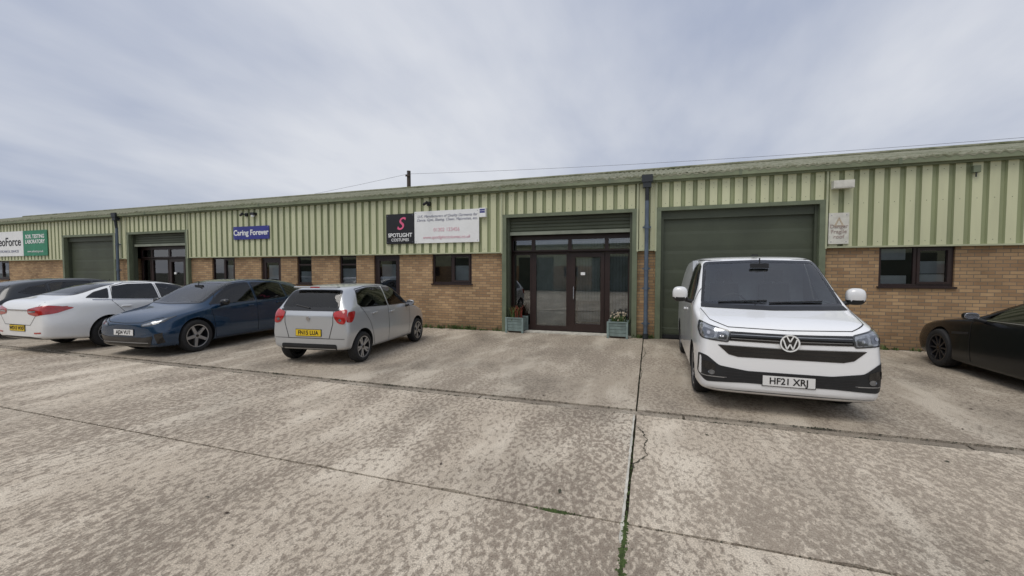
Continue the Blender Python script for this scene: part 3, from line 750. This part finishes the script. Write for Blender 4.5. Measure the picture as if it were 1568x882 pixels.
    def wheels(c,style,rimk='rim',width=.215,inset=.02,bg='rimdark'):
        r=c.r; rr=r*.70
        for ax in c.axles:
            for sg in (-1,1):
                s=MB(); yo=sg*(c.W/2-inset)
                x0=c.ref-ax
                prof=[(rr,0),(rr+.012,.006),(r-.05,.012),(r-.02,.0),(r-.004,-.03),(r,-.06),(r,-width+.06),(r-.02,-width),(rr,-width)]
                n=48; b0=len(s.v)
                for i in range(n):
                    t=2*math.pi*i/n
                    for (pr,py) in prof: s.v.append((x0+pr*math.cos(t),yo+sg*py,r+pr*math.sin(t)))
                m_=len(prof)
                for i in range(n):
                    j=(i+1)%n
                    for q in range(m_-1): s.f.append((b0+i*m_+q,b0+i*m_+q+1,b0+j*m_+q+1,b0+j*m_+q)); s.m.append(s.mi('tyre'))
                def ringf(r0,y0_,r1,y1_,k):
                    b1=len(s.v)
                    for i in range(n):
                        t=2*math.pi*i/n; s.v.append((x0+r0*math.cos(t),y0_,r+r0*math.sin(t))); s.v.append((x0+r1*math.cos(t),y1_,r+r1*math.sin(t)))
                    for i in range(n):
                        j=(i+1)%n; s.f.append((b1+2*i,b1+2*j,b1+2*j+1,b1+2*i+1)); s.m.append(s.mi(k))
                ringf(rr,yo,rr-.018,yo-sg*.004,rimk); ringf(rr-.018,yo-sg*.004,rr-.03,yo-sg*.13,bg); ringf(rr-.03,yo-sg*.13,0.001,yo-sg*.13,'plastic')
                ringf(rr*.62,yo-sg*.10,.05,yo-sg*.10,'rimdark')
                ns,tw={'five':(5,.0),'twin':(5,.17),'multi':(10,.0)}[style]
                def spoke(ang,w0,w1):
                    ca,sa=math.cos(ang),math.sin(ang)
                    pts=[(.03,-w0),(.03,w0),(rr-.008,w1),(rr-.008,-w1)]
                    P3=[(x0+a*ca-b_*sa,r+a*sa+b_*ca) for a,b_ in pts]
                    yf=[yo-sg*.022]*2+[yo-sg*.010]*2
                    fr=[(p[0],y_,p[1]) for p,y_ in zip(P3,yf)]; bk=[(p[0],y_-sg*.03,p[1]) for p,y_ in zip(P3,yf)]
                    s.quad(fr,rimk)
                    for i in range(4): s.quad([fr[i],fr[(i+1)%4],bk[(i+1)%4],bk[i]],rimk)
                for i in range(ns):
                    a=2*math.pi*i/ns+.3+ax
                    if tw: spoke(a-tw,.018,.018); spoke(a+tw,.018,.018)
                    elif style=='five': spoke(a,.035,.028)
                    else: spoke(a,.015,.012)
                s.cyl((x0,yo-sg*.05,r),(x0,yo-sg*.015,r),.05,rimk,20); s.cyl((x0,yo-sg*.016,r),(x0,yo-sg*.011,r),.03,'gloss',16)
                s.build('wheel',c.e,smooth=True)
    def plate(c,plane,z,txt,k,w=.52,h=.115,ysh=0):
        sg=1 if plane=='F' else -1
        xs_=[c.cast(plane,ysh+q,z+p)[0] for q in (-.2,0,.2) for p in (-.05,.05)]
        xv=max([q.x*sg for q in xs_ if q])*sg
        s=MB(); x0,x1=sorted((xv-sg*.02,xv+sg*.014)); s.box(x0,x1,ysh-w/2,ysh+w/2,z-h/2,z+h/2,k)
        x0,x1=sorted((xv-sg*.022,xv+sg*.009)); s.box(x0,x1,ysh-w/2-.008,ysh+w/2+.008,z-h/2-.008,z+h/2+.008,'plastic') 
        s.build('number_plate',c.e)
        text(txt,.105,(xv+sg*.016,ysh,z-.002),(R(90),0,R(90)*sg),'ink',c.e,'plate_lettering',bold=.002,ext=.001,sx=.92)
    def mirror(c,s_,y,z,k,sz=(.10,.11,.09)):
        for sg in (-1,1):
            bm=bmesh.new(); bmesh.ops.create_icosphere(bm,subdivisions=3,radius=1)
            for v in bm.verts:
                co=v.co; p=lambda q: math.copysign(abs(q)**.72,q)
                v.co=Vector((p(co.x)*sz[0],p(co.y)*sz[1],p(co.z)*sz[2]))
                if v.co.x<-sz[0]*.45: v.co.x=-sz[0]*.45
            for f in bm.faces: f.smooth=True
            me=bpy.data.meshes.new('door_mirror'); bm.to_mesh(me); bm.free(); me.materials.append(M[k]); me.materials.append(M['chrome']); me.materials.append(M['plastic'])
            for p_ in me.polygons:
                if p_.normal.x<-.9: p_.material_index=1
                elif p_.center.z<-sz[2]*.45: p_.material_index=2
            o=bpy.data.objects.new('door_mirror',me); o.location=(c.ref-s_,sg*y,z); scene.collection.objects.link(o); o.parent=c.e
            s=MB(); s.cyl((c.ref-s_-.01,sg*(y-.02),z-sz[2]*.6),(c.ref-s_-.03,sg*(c.W/2-.10),z-sz[2]-.02),.03,'plastic',8); s.build('mirror_arm',c.e)
    def handle(c,s_,z,k,L_=.16):
        for pl,sg in (('L',1),('R',-1)):
            h,_=c.cast(pl,s_,z)
            if h: 
                m_=MB(); y0_,y1_=sorted((h.y+sg*.004,h.y+sg*.035)); m_.box(h.x-L_/2,h.x+L_/2,y0_,y1_,z-.016,z+.016,k); m_.build('door_handle',c.e,bevel=.01)
    def wiper(c,plane,a,b_,off=.02):
        n=8; s=MB(); pr=None
        for i in range(n+1):
            t=i/n; h,nn=c.cast(plane,a[0]+(b_[0]-a[0])*t,a[1]+(b_[1]-a[1])*t)
            if h:
                q=h+nn*off
                if pr is not None: s.cyl(pr,q,.010,'plastic',6)
                pr=q
        s.build('wiper',c.e)
def circ(u,v,r,n=20,sy=1): return [(u+r*math.cos(6.2832*i/n),v+r*sy*math.sin(6.2832*i/n)) for i in range(n)]

# ---- van
st=[(0.00,.32,.58,.86,.95,.72,.76,.70,.60,.02),(0.04,.24,.56,.93,1.03,.86,.90,.85,.76,.02),(0.18,.20,.56,1.01,1.105,.92,.95,.91,.84,.02),
(.55,.20,.6,1.09,1.18,.94,.955,.935,.86,.025),(.90,.20,.62,1.17,1.255,.945,.955,.945,.88,.025),(.98,.20,.62,1.19,1.31,.945,.955,.945,.875,.03),
(1.32,.20,.65,1.22,1.60,.945,.955,.945,.835,.035),(1.64,.20,.65,1.22,1.85,.945,.955,.945,.80,.04),(1.80,.20,.65,1.22,1.935,.945,.955,.945,.79,.045),(2.2,.20,.65,1.22,1.965,.945,.955,.945,.795,.05),
(3.4,.20,.65,1.22,1.975,.945,.955,.945,.80,.05),(4.5,.24,.65,1.22,1.96,.94,.95,.94,.79,.05),(4.82,.28,.65,1.2,1.93,.93,.94,.92,.77,.06),(4.89,.34,.65,1.15,1.83,.88,.91,.87,.71,.06)]
v=Car('panel_van',st,.93,'pWhite',(.93,3.93),.335,1.90,(1.54,6.40),R(-90.5),p6=.86)
v.glass('F',[(-.845,1.245),(0,1.235),(.845,1.245),(.745,1.83),(.70,1.862),(0,1.885),(-.70,1.862),(-.745,1.83)],'screenglass',.04,.05,name='windscreen')
v.patch('F',[(-.85,1.215),(0,1.20),(.85,1.215),(.84,1.262),(0,1.25),(-.84,1.262)],'plastic',.007,.05,0,'scuttle')
v.wiper('F',(-.62,1.27),(-.02,1.30)); v.wiper('F',(.0,1.27),(.62,1.30))
v.glass('L',[(1.16,1.27),(1.34,1.50),(1.66,1.79),(1.80,1.84),(2.30,1.85),(2.30,1.27)],'carglass',.025,.04,mirror=True)
v.line('L',[(1.05,.32),(1.07,1.2),(1.25,1.55),(1.64,1.88),(2.36,1.91),(2.38,.32)]); v.line('L',[(3.55,.34),(3.55,1.88)]); v.line('L',[(2.4,1.32),(4.7,1.32)],.014)
v.handle(2.25,1.08,'pWhite')
v.line('F',[(-.86,1.20),(-.80,1.10),(-.62,1.035),(0,1.02),(.62,1.035),(.80,1.10),(.86,1.20)],.007,mirror=False)
v.patch('F',[(-.62,.990),(-.3,.982),(0,.978),(.3,.982),(.62,.990),(.62,.880),(0,.868),(-.62,.880)],'gloss',.005,.05,0,'upper_grille')
for zz in (.955,.905): v.patch('F',[(-.60,zz+.006),(0,zz-.003),(.60,zz+.006),(.60,zz),(0,zz-.009),(-.60,zz)],'rim',.009,.05,0,'grille_bar')
v.patch('F',[(-.74,.825),(0,.812),(.74,.825),(.62,.715),(.52,.690),(-.52,.690),(-.62,.715)],'gloss',.005,.05,0,'middle_grille')
for zz in (.785,.745): v.patch('F',[(-.62,zz+.004),(.62,zz+.004),(.62,zz-.002),(-.62,zz-.002)],'rimdark',.010,.05,0,'grille_bar')
v.patch('F',[(-.72,.829),(0,.816),(.72,.829),(.72,.822),(0,.809),(-.72,.822)],'rim',.009,.05,0,'grille_trim')
v.patch('F',corner([(.60,.995),(.80,1.045),(.915,1.085),(.93,.98),(.915,.885),(.62,.855)],.03),'lampdark',.005,.03,0,'headlamp',mirror=True)
v.patch('F',corner([(.615,.982),(.80,1.028),(.90,1.060),(.915,.975),(.90,.900),(.635,.872)],.025),'lens',.009,.03,0,'headlamp_lens',mirror=True)
v.patch('F',corner([(.64,.955),(.74,.978),(.75,.900),(.65,.888)],.02),'lampmid',.012,.03,0,'headlamp_reflector',mirror=True); v.patch('F',corner([(.77,.985),(.88,1.015),(.895,.93),(.78,.905)],.02),'lampmid',.012,.03,0,'headlamp_reflector',mirror=True)
v.patch('F',circ(.697,.930,.018),'chrome',.015,.03,0,'headlamp_bulb',mirror=True); v.patch('F',circ(.83,.958,.018),'chrome',.015,.03,0,'headlamp_bulb',mirror=True)
v.patch('F',corner([(-.93,.70),(-.85,.685),(-.72,.575),(-.42,.530),(.42,.530),(.72,.575),(.85,.685),(.93,.70),(.935,.44),(.86,.365),(.74,.372),(.44,.385),(-.44,.385),(-.74,.372),(-.86,.365),(-.935,.44)],.03),'plastic',.006,.04,0,'lower_intake')
v.patch('F',corner([(.76,.585),(.86,.62),(.90,.60),(.90,.53),(.76,.50)],.02),'gloss',.010,.03,0,'fog_lamp_recess',mirror=True)
v.patch('F',circ(.80,.485,.036,20,.8),'lampmid',.012,.03,0,'fog_lamp',mirror=True)
v.line('F',[(.64,.432),(.90,.436)],.010,'rim',.012)
for zz in (.505,.468,.43): v.line('F',[(-.66,zz),(.66,zz)],.006,'rimdark',.012,mirror=False)
v.patch('F',[(-.84,.285),(.84,.285),(.80,.235),(-.80,.235)],'plastic',.004,.05,0,'chin_spoiler')
h,_=v.cast('F',0,.885)
s=MB()
def ringp(s,cx,cz,x,r0,r1,k,n=28):
    for i in range(n):
        a,b_=6.2832*i/n,6.2832*(i+1)/n
        s.quad([(x,cx+r0*math.cos(a),cz+r0*math.sin(a)),(x,cx+r1*math.cos(a),cz+r1*math.sin(a)),(x,cx+r1*math.cos(b_),cz+r1*math.sin(b_)),(x,cx+r0*math.cos(b_),cz+r0*math.sin(b_))],k)
X0=h.x+.03
s.cyl((h.x-.02,0,.885),(X0,0,.885),.098,'gloss',28); ringp(s,0,.885,X0+.003,.084,.10,'white')
def stroke(s,x,a,b_,w_,k):
    d=Vector((b_[0]-a[0],b_[1]-a[1])).normalized(); n_=Vector((-d.y,d.x))*w_
    s.quad([(x,a[0]-n_.x,a[1]-n_.y),(x,b_[0]-n_.x,b_[1]-n_.y),(x,b_[0]+n_.x,b_[1]+n_.y),(x,a[0]+n_.x,a[1]+n_.y)],k)
for a,b_ in (((-.032,.962),(0,.90)),((0,.90),(.032,.962)),((-.068,.93),(-.030,.815)),((-.030,.815),(0,.878)),((0,.878),(.030,.815)),((.030,.815),(.068,.93))): stroke(s,X0+.004,a,b_,.007,'white')
s.build('badge',v.e)
v.plate('F',.435,'HF21 XRJ','plateW')
v.wheels('twin','rim',.22,.025); v.mirror(1.28,1.10,1.37,'pWhite',(.09,.11,.115))
v.glass('B',[(-.62,1.25),(.62,1.25),(.58,1.72),(-.58,1.72)],'carglass'); v.patch('B',[(.72,.8),(.86,.8),(.82,1.4),(.72,1.4)],'red',.004,.05,0,'tail_lamp',mirror=True)
s=MB(); s.box(-.95,-.87,-.04,.04,1.955,1.975,'plastic'); s.build('roof_aerial',v.e)
v.interior(.95,1.27,2.05,4.7,.5,1.93,.78,van=True); v.finish()
# ---- small silver hatchback
st=[(0.0,.30,.48,.62,.70,.46,.52,.48,.38,.03),(.07,.22,.48,.68,.79,.64,.70,.66,.55,.03),(.28,.19,.5,.78,.89,.74,.785,.73,.60,.03),(.70,.19,.53,.87,.98,.775,.80,.77,.64,.03),
(.92,.19,.55,.91,1.05,.775,.805,.775,.64,.04),(1.20,.19,.55,.93,1.25,.775,.805,.775,.62,.05),(1.50,.19,.55,.94,1.41,.775,.805,.775,.60,.05),(1.80,.19,.55,.95,1.475,.775,.805,.775,.595,.05),
(2.5,.19,.55,.97,1.475,.775,.805,.775,.595,.05),(3.0,.20,.56,1.0,1.44,.775,.81,.775,.58,.05),(3.22,.24,.58,1.01,1.385,.77,.81,.77,.57,.05),(3.35,.27,.58,1.0,1.18,.765,.805,.76,.60,.04),(3.43,.28,.58,.93,1.0,.75,.785,.74,.64,.03),(3.465,.32,.58,.84,.91,.68,.72,.68,.58,.03)]
c=Car('small_hatchback_car',st,2.93,'pSilver',(.62,2.96),.29,1.62,(-5.93,6.42),R(96.0),p6=.8,midcrease=.35)
c.glass('B',[(-.60,1.03),(.60,1.03),(.52,1.365),(-.52,1.365)],'carglass',.03,.06,name='rear_window')
c.patch('B',[(-.60,.995),(.60,.995),(.60,1.03),(-.60,1.03)],'gloss',.007,.05,0,'tailgate_band')
c.patch('B',corner([(.50,.98),(.70,1.03),(.735,1.0),(.755,.86),(.72,.76),(.60,.78),(.52,.88)],.04),'red',.007,.03,0,'tail_lamp',mirror=True)
c.patch('L',corner([(3.18,.99),(3.37,.98),(3.43,.80),(3.31,.79),(3.24,.86)],.04),'red',.006,.04,0,'tail_lamp',mirror=True)
c.patch('B',circ(.64,.84,.028),'lampmid',.011,.03,0,'reversing_lamp',mirror=True)
c.patch('B',corner([(-.58,.40),(.58,.40),(.56,.25),(-.56,.25)],.05),'plastic',.005,.05,0,'rear_diffuser')
c.line('B',[(-.50,.99),(-.50,.78),(-.42,.50),(.42,.50),(.50,.78),(.50,.99)],.010,mirror=False)
c.line('B',[(-.72,.50),(-.42,.50)],.008,mirror=False); c.line('B',[(.72,.50),(.42,.50)],.008,mirror=False)
c.plate('B',.60,'FN15 LUA','plateY')
s=MB(); h,_=c.cast('B',0,.86); s.cyl((h.x+.01,0,.86),(h.x-.02,0,.86),.04,'chrome',6); s.build('badge',c.e)
c.wiper('B',(0,1.04),(.30,1.09)); 
s=MB(); s.box(-.34,-.23,-.46,.46,1.405,1.435,'pSilver'); s.build('spoiler',c.e,bevel=.012)
s=MB(); s.box(-.342,-.338,-.10,.10,1.408,1.43,'red'); s.build('brake_light',c.e)
c.glass('L',[(1.06,.985),(1.24,1.16),(1.50,1.34),(1.72,1.39),(1.95,1.40),(1.95,1.0)],'carglass',.014,.03,mirror=True)
c.glass('L',[(2.01,1.0),(2.01,1.40),(2.55,1.395),(2.90,1.355),(3.04,1.10),(2.94,1.035)],'carglass',.014,.03,mirror=True)
c.line('L',[(1.08,.30),(1.04,.95),(1.22,1.20),(1.50,1.40),(2.00,1.42),(2.00,.28)],.008); c.line('L',[(2.00,1.42),(2.55,1.415),(2.90,1.375),(2.98,1.05),(2.72,.75),(2.60,.45),(2.55,.28)],.008)
c.line('L',[(1.0,.24),(2.6,.24)],.05,'plastic'); c.handle(1.85,.87,'pSilver'); c.handle(2.55,.90,'pSilver')
c.glass('F',[(-.62,1.06),(.62,1.06),(.53,1.39),(-.53,1.39)],'screenglass',.03,.05,name='windscreen')
c.patch('F',[(.42,.62),(.66,.70),(.64,.82),(.45,.74)],'lens',.006,.04,0,'headlamp',mirror=True); c.patch('F',[(-.38,.55),(.38,.55),(.34,.38),(-.34,.38)],'plastic',.005,.05,0,'grille')
c.wheels('twin','rim',.17,.012); c.mirror(1.18,.88,1.0,'pSilver',(.07,.09,.065)); c.interior(.95,1.04,1.85,3.1,.35,1.42,.58); c.finish()
# ---- blue hatchback
st=[(0.0,.28,.46,.58,.66,.52,.60,.56,.44,.03),(.06,.19,.46,.66,.755,.74,.79,.74,.60,.03),(.28,.17,.48,.77,.865,.84,.885,.82,.66,.03),(.70,.17,.5,.86,.95,.875,.90,.865,.72,.03),
(.95,.17,.52,.90,1.01,.88,.905,.87,.72,.04),(1.30,.17,.52,.93,1.24,.88,.905,.87,.68,.05),(1.70,.17,.52,.95,1.45,.88,.905,.87,.65,.05),(2.15,.17,.52,.96,1.54,.88,.905,.87,.64,.05),
(2.9,.17,.52,.98,1.54,.88,.905,.87,.64,.05),(3.5,.18,.55,1.0,1.49,.88,.905,.87,.63,.05),(3.95,.22,.58,1.02,1.40,.88,.90,.86,.61,.05),(4.12,.27,.6,1.0,1.18,.86,.89,.84,.64,.05),(4.26,.3,.6,.94,1.02,.82,.86,.80,.66,.03),(4.32,.34,.6,.84,.92,.68,.76,.72,.6,.03)]
def hatch(name,pk,loc,rz,front,plate):
    c=Car(name,st,.80,pk,(.80,3.56),.345,1.81,loc,rz,archR=.385,p6=.78,midcrease=.3)
    c.glass('F',[(-.71,1.02),(0,1.0),(.71,1.02),(.60,1.43),(.50,1.47),(-.50,1.47),(-.60,1.43)],'screenglass',.035,.05,name='windscreen')
    c.glass('L',[(1.12,.985),(1.40,1.19),(1.72,1.39),(1.95,1.44),(2.28,1.455),(2.28,1.0)],'carglass',.014,.03,mirror=True)
    c.glass('L',[(2.34,1.0),(2.34,1.455),(3.05,1.435),(3.22,1.40),(3.25,1.04)],'carglass',.014,.03,mirror=True)
    c.glass('L',[(3.31,1.06),(3.29,1.38),(3.60,1.32),(3.84,1.18)],'carglass',.014,.03,mirror=True)
    c.line('L',[(1.22,.26),(1.14,.95),(1.40,1.23),(1.74,1.44),(2.32,1.49),(2.32,.26)],.008); c.line('L',[(2.32,1.49),(3.1,1.47),(3.28,1.40),(3.28,1.0),(3.08,.7),(3.05,.26)],.008)
    c.line('L',[(1.25,.22),(3.05,.22)],.07,'plastic'); c.handle(2.12,.90,pk); c.handle(3.0,.92,pk)
    c.patch('F',corner([(.44,.665),(.66,.725),(.82,.815),(.79,.70),(.64,.635),(.46,.615)],.02),'lampdark',.006,.03,0,'headlamp',mirror=True)
    c.patch('F',corner([(.47,.657),(.66,.708),(.79,.775),(.76,.712),(.63,.655),(.48,.635)],.015),'lens',.010,.03,0,'headlamp_lens',mirror=True)
    c.patch('F',corner([(-.70,.44),(-.5,.405),(.5,.405),(.70,.44),(.64,.25),(.5,.215),(-.5,.215),(-.64,.25)],.03),'gloss',.006,.04,0,'lower_grille')
    c.line('F',[(-.60,.30),(.60,.30)],.012,'rim',.010,mirror=False); c.patch('F',[(.72,.47),(.81,.50),(.81,.30),(.74,.27)],'gloss',.006,.04,0,'side_intake',mirror=True)
    c.line('F',[(-.70,.79),(-.42,.695),(0,.68),(.42,.695),(.70,.79)],.008,mirror=False)
    c.glass('B',[(-.60,1.08),(.60,1.08),(.54,1.37),(-.54,1.37)],'carglass',.03,.05,name='rear_window'); c.patch('B',[(-.78,.86),(.78,.86),(.76,.95),(-.76,.95)],'red',.006,.05,1,'tail_lamp')
    c.plate('F',.50,plate,'plateW'); c.plate('B',.55,plate,'plateY')
    c.wheels('five','rim' if pk=='pBlue' else 'rimdark',.215,.02,bg='plastic'); c.mirror(1.35,1.0,1.03,'gloss',(.08,.10,.07)); c.interior(1.0,1.0,2.2,3.9,.35,1.5,.62); c.finish(); return c
hatch('hatchback_car','pBlue',(-10.02,6.10),R(-86),True,'AJ24 VUT')
hatch('hatchback_car','pDark',(-16.1,9.0),R(90),True,'KL19 RTO')
# ---- white saloon
st=[(0.0,.30,.48,.60,.68,.50,.58,.54,.42,.03),(.06,.20,.48,.66,.76,.74,.80,.74,.60,.03),(.30,.18,.5,.78,.86,.86,.90,.82,.66,.03),(.85,.18,.52,.88,.95,.90,.925,.88,.72,.03),
(1.25,.18,.54,.92,1.01,.90,.93,.88,.70,.04),(1.6,.18,.54,.95,1.21,.90,.93,.88,.67,.05),(2.05,.18,.54,.97,1.42,.90,.93,.88,.63,.05),(2.6,.18,.54,.98,1.50,.90,.93,.88,.61,.05),
(3.2,.18,.54,1.0,1.49,.90,.93,.88,.60,.05),(3.7,.19,.56,1.02,1.40,.90,.93,.88,.60,.05),(4.15,.22,.58,1.03,1.24,.89,.92,.86,.63,.05),(4.45,.26,.6,1.04,1.15,.87,.90,.83,.68,.03),(4.70,.28,.6,1.02,1.12,.83,.87,.80,.68,.03),(4.79,.30,.6,.95,1.04,.78,.82,.76,.64,.03),(4.83,.36,.6,.84,.93,.66,.73,.68,.56,.03)]
def saloon(name,pk,loc,rz,plate,dz=0):
    c=Car(name,st,3.72,pk,(.95,3.72),.34,1.86,loc,rz,archR=.385,p6=.78,midcrease=.3)
    c.glass('B',[(-.60,1.19),(.60,1.19),(.50,1.43),(-.50,1.43)],'carglass',.03,.05,name='rear_window')
    c.patch('B',corner([(.36,.93),(.60,.98),(.80,1.01),(.86,.95),(.84,.83),(.62,.79),(.38,.83)],.03),'red',.007,.03,0,'tail_lamp',mirror=True)
    c.patch('L',corner([(4.40,.98),(4.72,.98),(4.76,.84),(4.58,.85)],.03),'red',.006,.04,0,'tail_lamp',mirror=True)
    c.patch('B',[(.40,.885),(.62,.905),(.62,.87),(.40,.86)],'lens',.012,.03,0,'reversing_lamp',mirror=True)
    c.line('B',[(-.36,.905),(.36,.905)],.022,'chrome',.010,mirror=False)
    c.line('B',[(-.66,1.07),(-.62,.80),(-.44,.60),(.44,.60),(.62,.80),(.66,1.07)],.008,mirror=False)
    c.patch('B',[(-.70,.36),(.70,.36),(.66,.25),(-.66,.25)],'plastic',.005,.05,1,'rear_diffuser')
    c.patch('B',[(.55,.45),(.74,.46),(.74,.43),(.55,.42)],'red',.006,.05,0,'reflector',mirror=True)
    c.plate('B',.53,plate,'plateY')
    c.glass('L',[(1.45,1.01),(1.72,1.18),(2.08,1.355),(2.40,1.41),(2.62,1.42),(2.62,1.03)],'carglass',.012,.03,mirror=True)
    c.glass('L',[(2.68,1.03),(2.68,1.42),(3.20,1.415),(3.52,1.365),(3.64,1.09)],'carglass',.012,.03,mirror=True)
    c.glass('L',[(3.69,1.10),(3.60,1.335),(3.88,1.25),(4.08,1.13)],'carglass',.012,.03,mirror=True)
    c.line('L',[(1.45,1.0),(2.6,1.015),(3.98,1.085)],.016,'chrome',.008)
    c.line('L',[(1.50,.26),(1.42,.97),(1.72,1.22),(2.08,1.40),(2.65,1.455),(2.65,.26)],.008); c.line('L',[(2.65,1.455),(3.25,1.44),(3.54,1.37),(3.65,1.04),(3.42,.75),(3.35,.26)],.008)
    c.handle(2.5,.88,pk,.2); c.handle(3.4,.91,pk,.2)
    c.glass('F',[(-.68,1.04),(.68,1.04),(.54,1.42),(-.54,1.42)],'screenglass',.03,.05,name='windscreen')
    c.patch('F',[(.40,.62),(.72,.70),(.74,.80),(.44,.72)],'lens',.006,.04,0,'headlamp',mirror=True); c.patch('F',[(-.36,.66),(.36,.66),(.30,.46),(-.30,.46)],'gloss',.005,.05,1,'grille')
    c.wheels('multi','rim',.215,.02); c.mirror(1.75,1.03,1.05,pk,(.08,.10,.07)); c.interior(1.3,1.0,2.5,4.1,.35,1.46,.62); c.finish(); return c
saloon('saloon_car','pWhite2',(-12.62,5.98),R(91),'WD13 WXF')
# ---- black coupe
st=[(0.0,.26,.42,.52,.60,.55,.62,.56,.44,.03),(.07,.16,.42,.60,.70,.76,.82,.74,.60,.03),(.35,.14,.46,.74,.84,.88,.92,.82,.62,.03),(1.0,.14,.48,.85,.92,.92,.945,.88,.68,.03),
(1.45,.14,.48,.88,.99,.92,.945,.88,.68,.04),(1.80,.14,.48,.90,1.17,.92,.945,.88,.64,.05),(2.2,.14,.48,.91,1.32,.92,.945,.88,.58,.05),(2.65,.14,.48,.92,1.37,.92,.945,.89,.56,.05),
(3.2,.15,.5,.93,1.32,.92,.95,.90,.56,.05),(3.7,.17,.52,.95,1.18,.93,.955,.90,.58,.05),(4.1,.2,.54,.94,1.05,.92,.95,.87,.62,.04),(4.4,.24,.54,.88,.97,.88,.91,.82,.62,.03),(4.55,.28,.54,.80,.88,.72,.78,.72,.56,.03)]
c=Car('sports_coupe_car',st,.92,'pBlack',(.92,3.60),.34,1.90,(5.88,9.45),R(90),archR=.375)
c.glass('L',[(1.74,.95),(2.00,1.10),(2.30,1.235),(2.75,1.275),(3.10,1.24),(3.45,1.12),(3.65,1.01),(3.0,.97)],'carglass',.014,.03,mirror=True)
c.line('L',[(1.72,.25),(1.64,.88),(1.72,.95)]); c.line('L',[(2.95,.95),(3.0,.6),(2.9,.25)]); c.line('L',[(1.25,.66),(1.62,.70)],.04,'plastic'); c.line('L',[(1.70,.935),(3.0,.957),(3.6,.99)],.014,'chrome',.007)
c.glass('F',[(-.66,1.02),(.66,1.02),(.50,1.29),(-.50,1.29)],'screenglass',.03,.05,name='windscreen'); c.patch('F',[(.50,.62),(.74,.70),(.72,.78),(.54,.70)],'lens',.006,.04,0,'headlamp',mirror=True)
c.patch('F',[(-.40,.55),(.40,.55),(.34,.28),(-.34,.28)],'gloss',.005,.05,1,'grille'); c.patch('B',[(.40,.76),(.76,.80),(.76,.70),(.42,.68)],'red',.005,.04,1,'tail_lamp',mirror=True)
c.glass('B',[(-.52,1.05),(.52,1.05),(.44,1.27),(-.44,1.27)],'carglass',name='rear_window'); c.plate('B',.5,'GX18 ODB','plateY')
c.wheels('multi','rimdark',.23,.015); c.mirror(1.85,1.02,1.0,'pBlack',(.08,.10,.06)); c.handle(2.9,.80,'gloss'); c.interior(1.5,.98,2.55,3.4,.3,1.33,.6); c.finish()
# ------------------------------------------------------------------ sky, light, camera
wd=bpy.data.worlds.new('World'); scene.world=wd; wd.use_nodes=True; nt=wd.node_tree; nt.nodes.clear()
out=N(nt,'ShaderNodeOutputWorld'); sky=N(nt,'ShaderNodeTexSky',sky_type='NISHITA'); sky.sun_disc=False
SE,SR=R(62),R(200); sky.sun_elevation=SE; sky.sun_rotation=SR
bg1=N(nt,'ShaderNodeBackground'); bg1.inputs[1].default_value=.10; L(nt,sky.outputs[0],bg1.inputs[0])
tc=N(nt,'ShaderNodeTexCoord').outputs['Generated']; sp=N(nt,'ShaderNodeSeparateXYZ'); L(nt,tc,sp.inputs[0])
mxz=N(nt,'ShaderNodeMath',operation='MAXIMUM'); L(nt,sp.outputs[2],mxz.inputs[0]); mxz.inputs[1].default_value=0
az=N(nt,'ShaderNodeMath',operation='ADD'); L(nt,mxz.outputs[0],az.inputs[0]); az.inputs[1].default_value=.22
dv=N(nt,'ShaderNodeVectorMath',operation='DIVIDE'); L(nt,tc,dv.inputs[0]); cbz=N(nt,'ShaderNodeCombineXYZ')
for i in range(3): L(nt,az.outputs[0],cbz.inputs[i])
L(nt,cbz.outputs[0],dv.inputs[1])
n1=noise(nt,dv.outputs[0],.55,5,.50,(1,.75,.0),(0,0,R(25))); n2=noise(nt,dv.outputs[0],1.6,6,.56,(1,.42,.0),(0,0,R(-35)))
mm=N(nt,'ShaderNodeMath',operation='MULTIPLY_ADD'); L(nt,n2,mm.inputs[0]); mm.inputs[1].default_value=.46; L(nt,n1,mm.inputs[2])
fcl=ramp(nt,mm.outputs[0],[(.56,0),(.71,.5),(.86,1)])
cc=mixc(nt,fcl,(.38,.43,.56),(.73,.75,.80))
zr_=ramp(nt,sp.outputs[2],[(0,.95),(.12,.99),(.5,1.04)])
cc=mixc(nt,1.0,cc,zr_,'MULTIPLY')
bg2=N(nt,'ShaderNodeBackground'); bg2.inputs[1].default_value=1.0; L(nt,cc,bg2.inputs[0])
ms=N(nt,'ShaderNodeMixShader'); ms.inputs[0].default_value=.92; L(nt,bg1.outputs[0],ms.inputs[1]); L(nt,bg2.outputs[0],ms.inputs[2]); L(nt,ms.outputs[0],out.inputs[0])
sl_=bpy.data.lights.new('overcast_sun','SUN'); sl_.energy=1.5; sl_.angle=R(35); sl_.color=(1,.95,.88)
so=bpy.data.objects.new('overcast_sun',sl_); scene.collection.objects.link(so)
dirv=Vector((math.sin(SR)*math.cos(SE),math.cos(SR)*math.cos(SE),math.sin(SE)))
so.rotation_euler=dirv.to_track_quat('Z','Y').to_euler()
cam=bpy.data.cameras.new('camera'); cam.lens=14.46; cam.sensor_width=36; cam.clip_end=3000; cam.clip_start=.05
co=bpy.data.objects.new('camera',cam); scene.collection.objects.link(co); co.location=(0,0,1.7); co.rotation_euler=(R(90-2.2),0,R(18.5)); scene.camera=co
scene.view_settings.view_transform='Standard'; scene.view_settings.look='None'; scene.view_settings.exposure=0
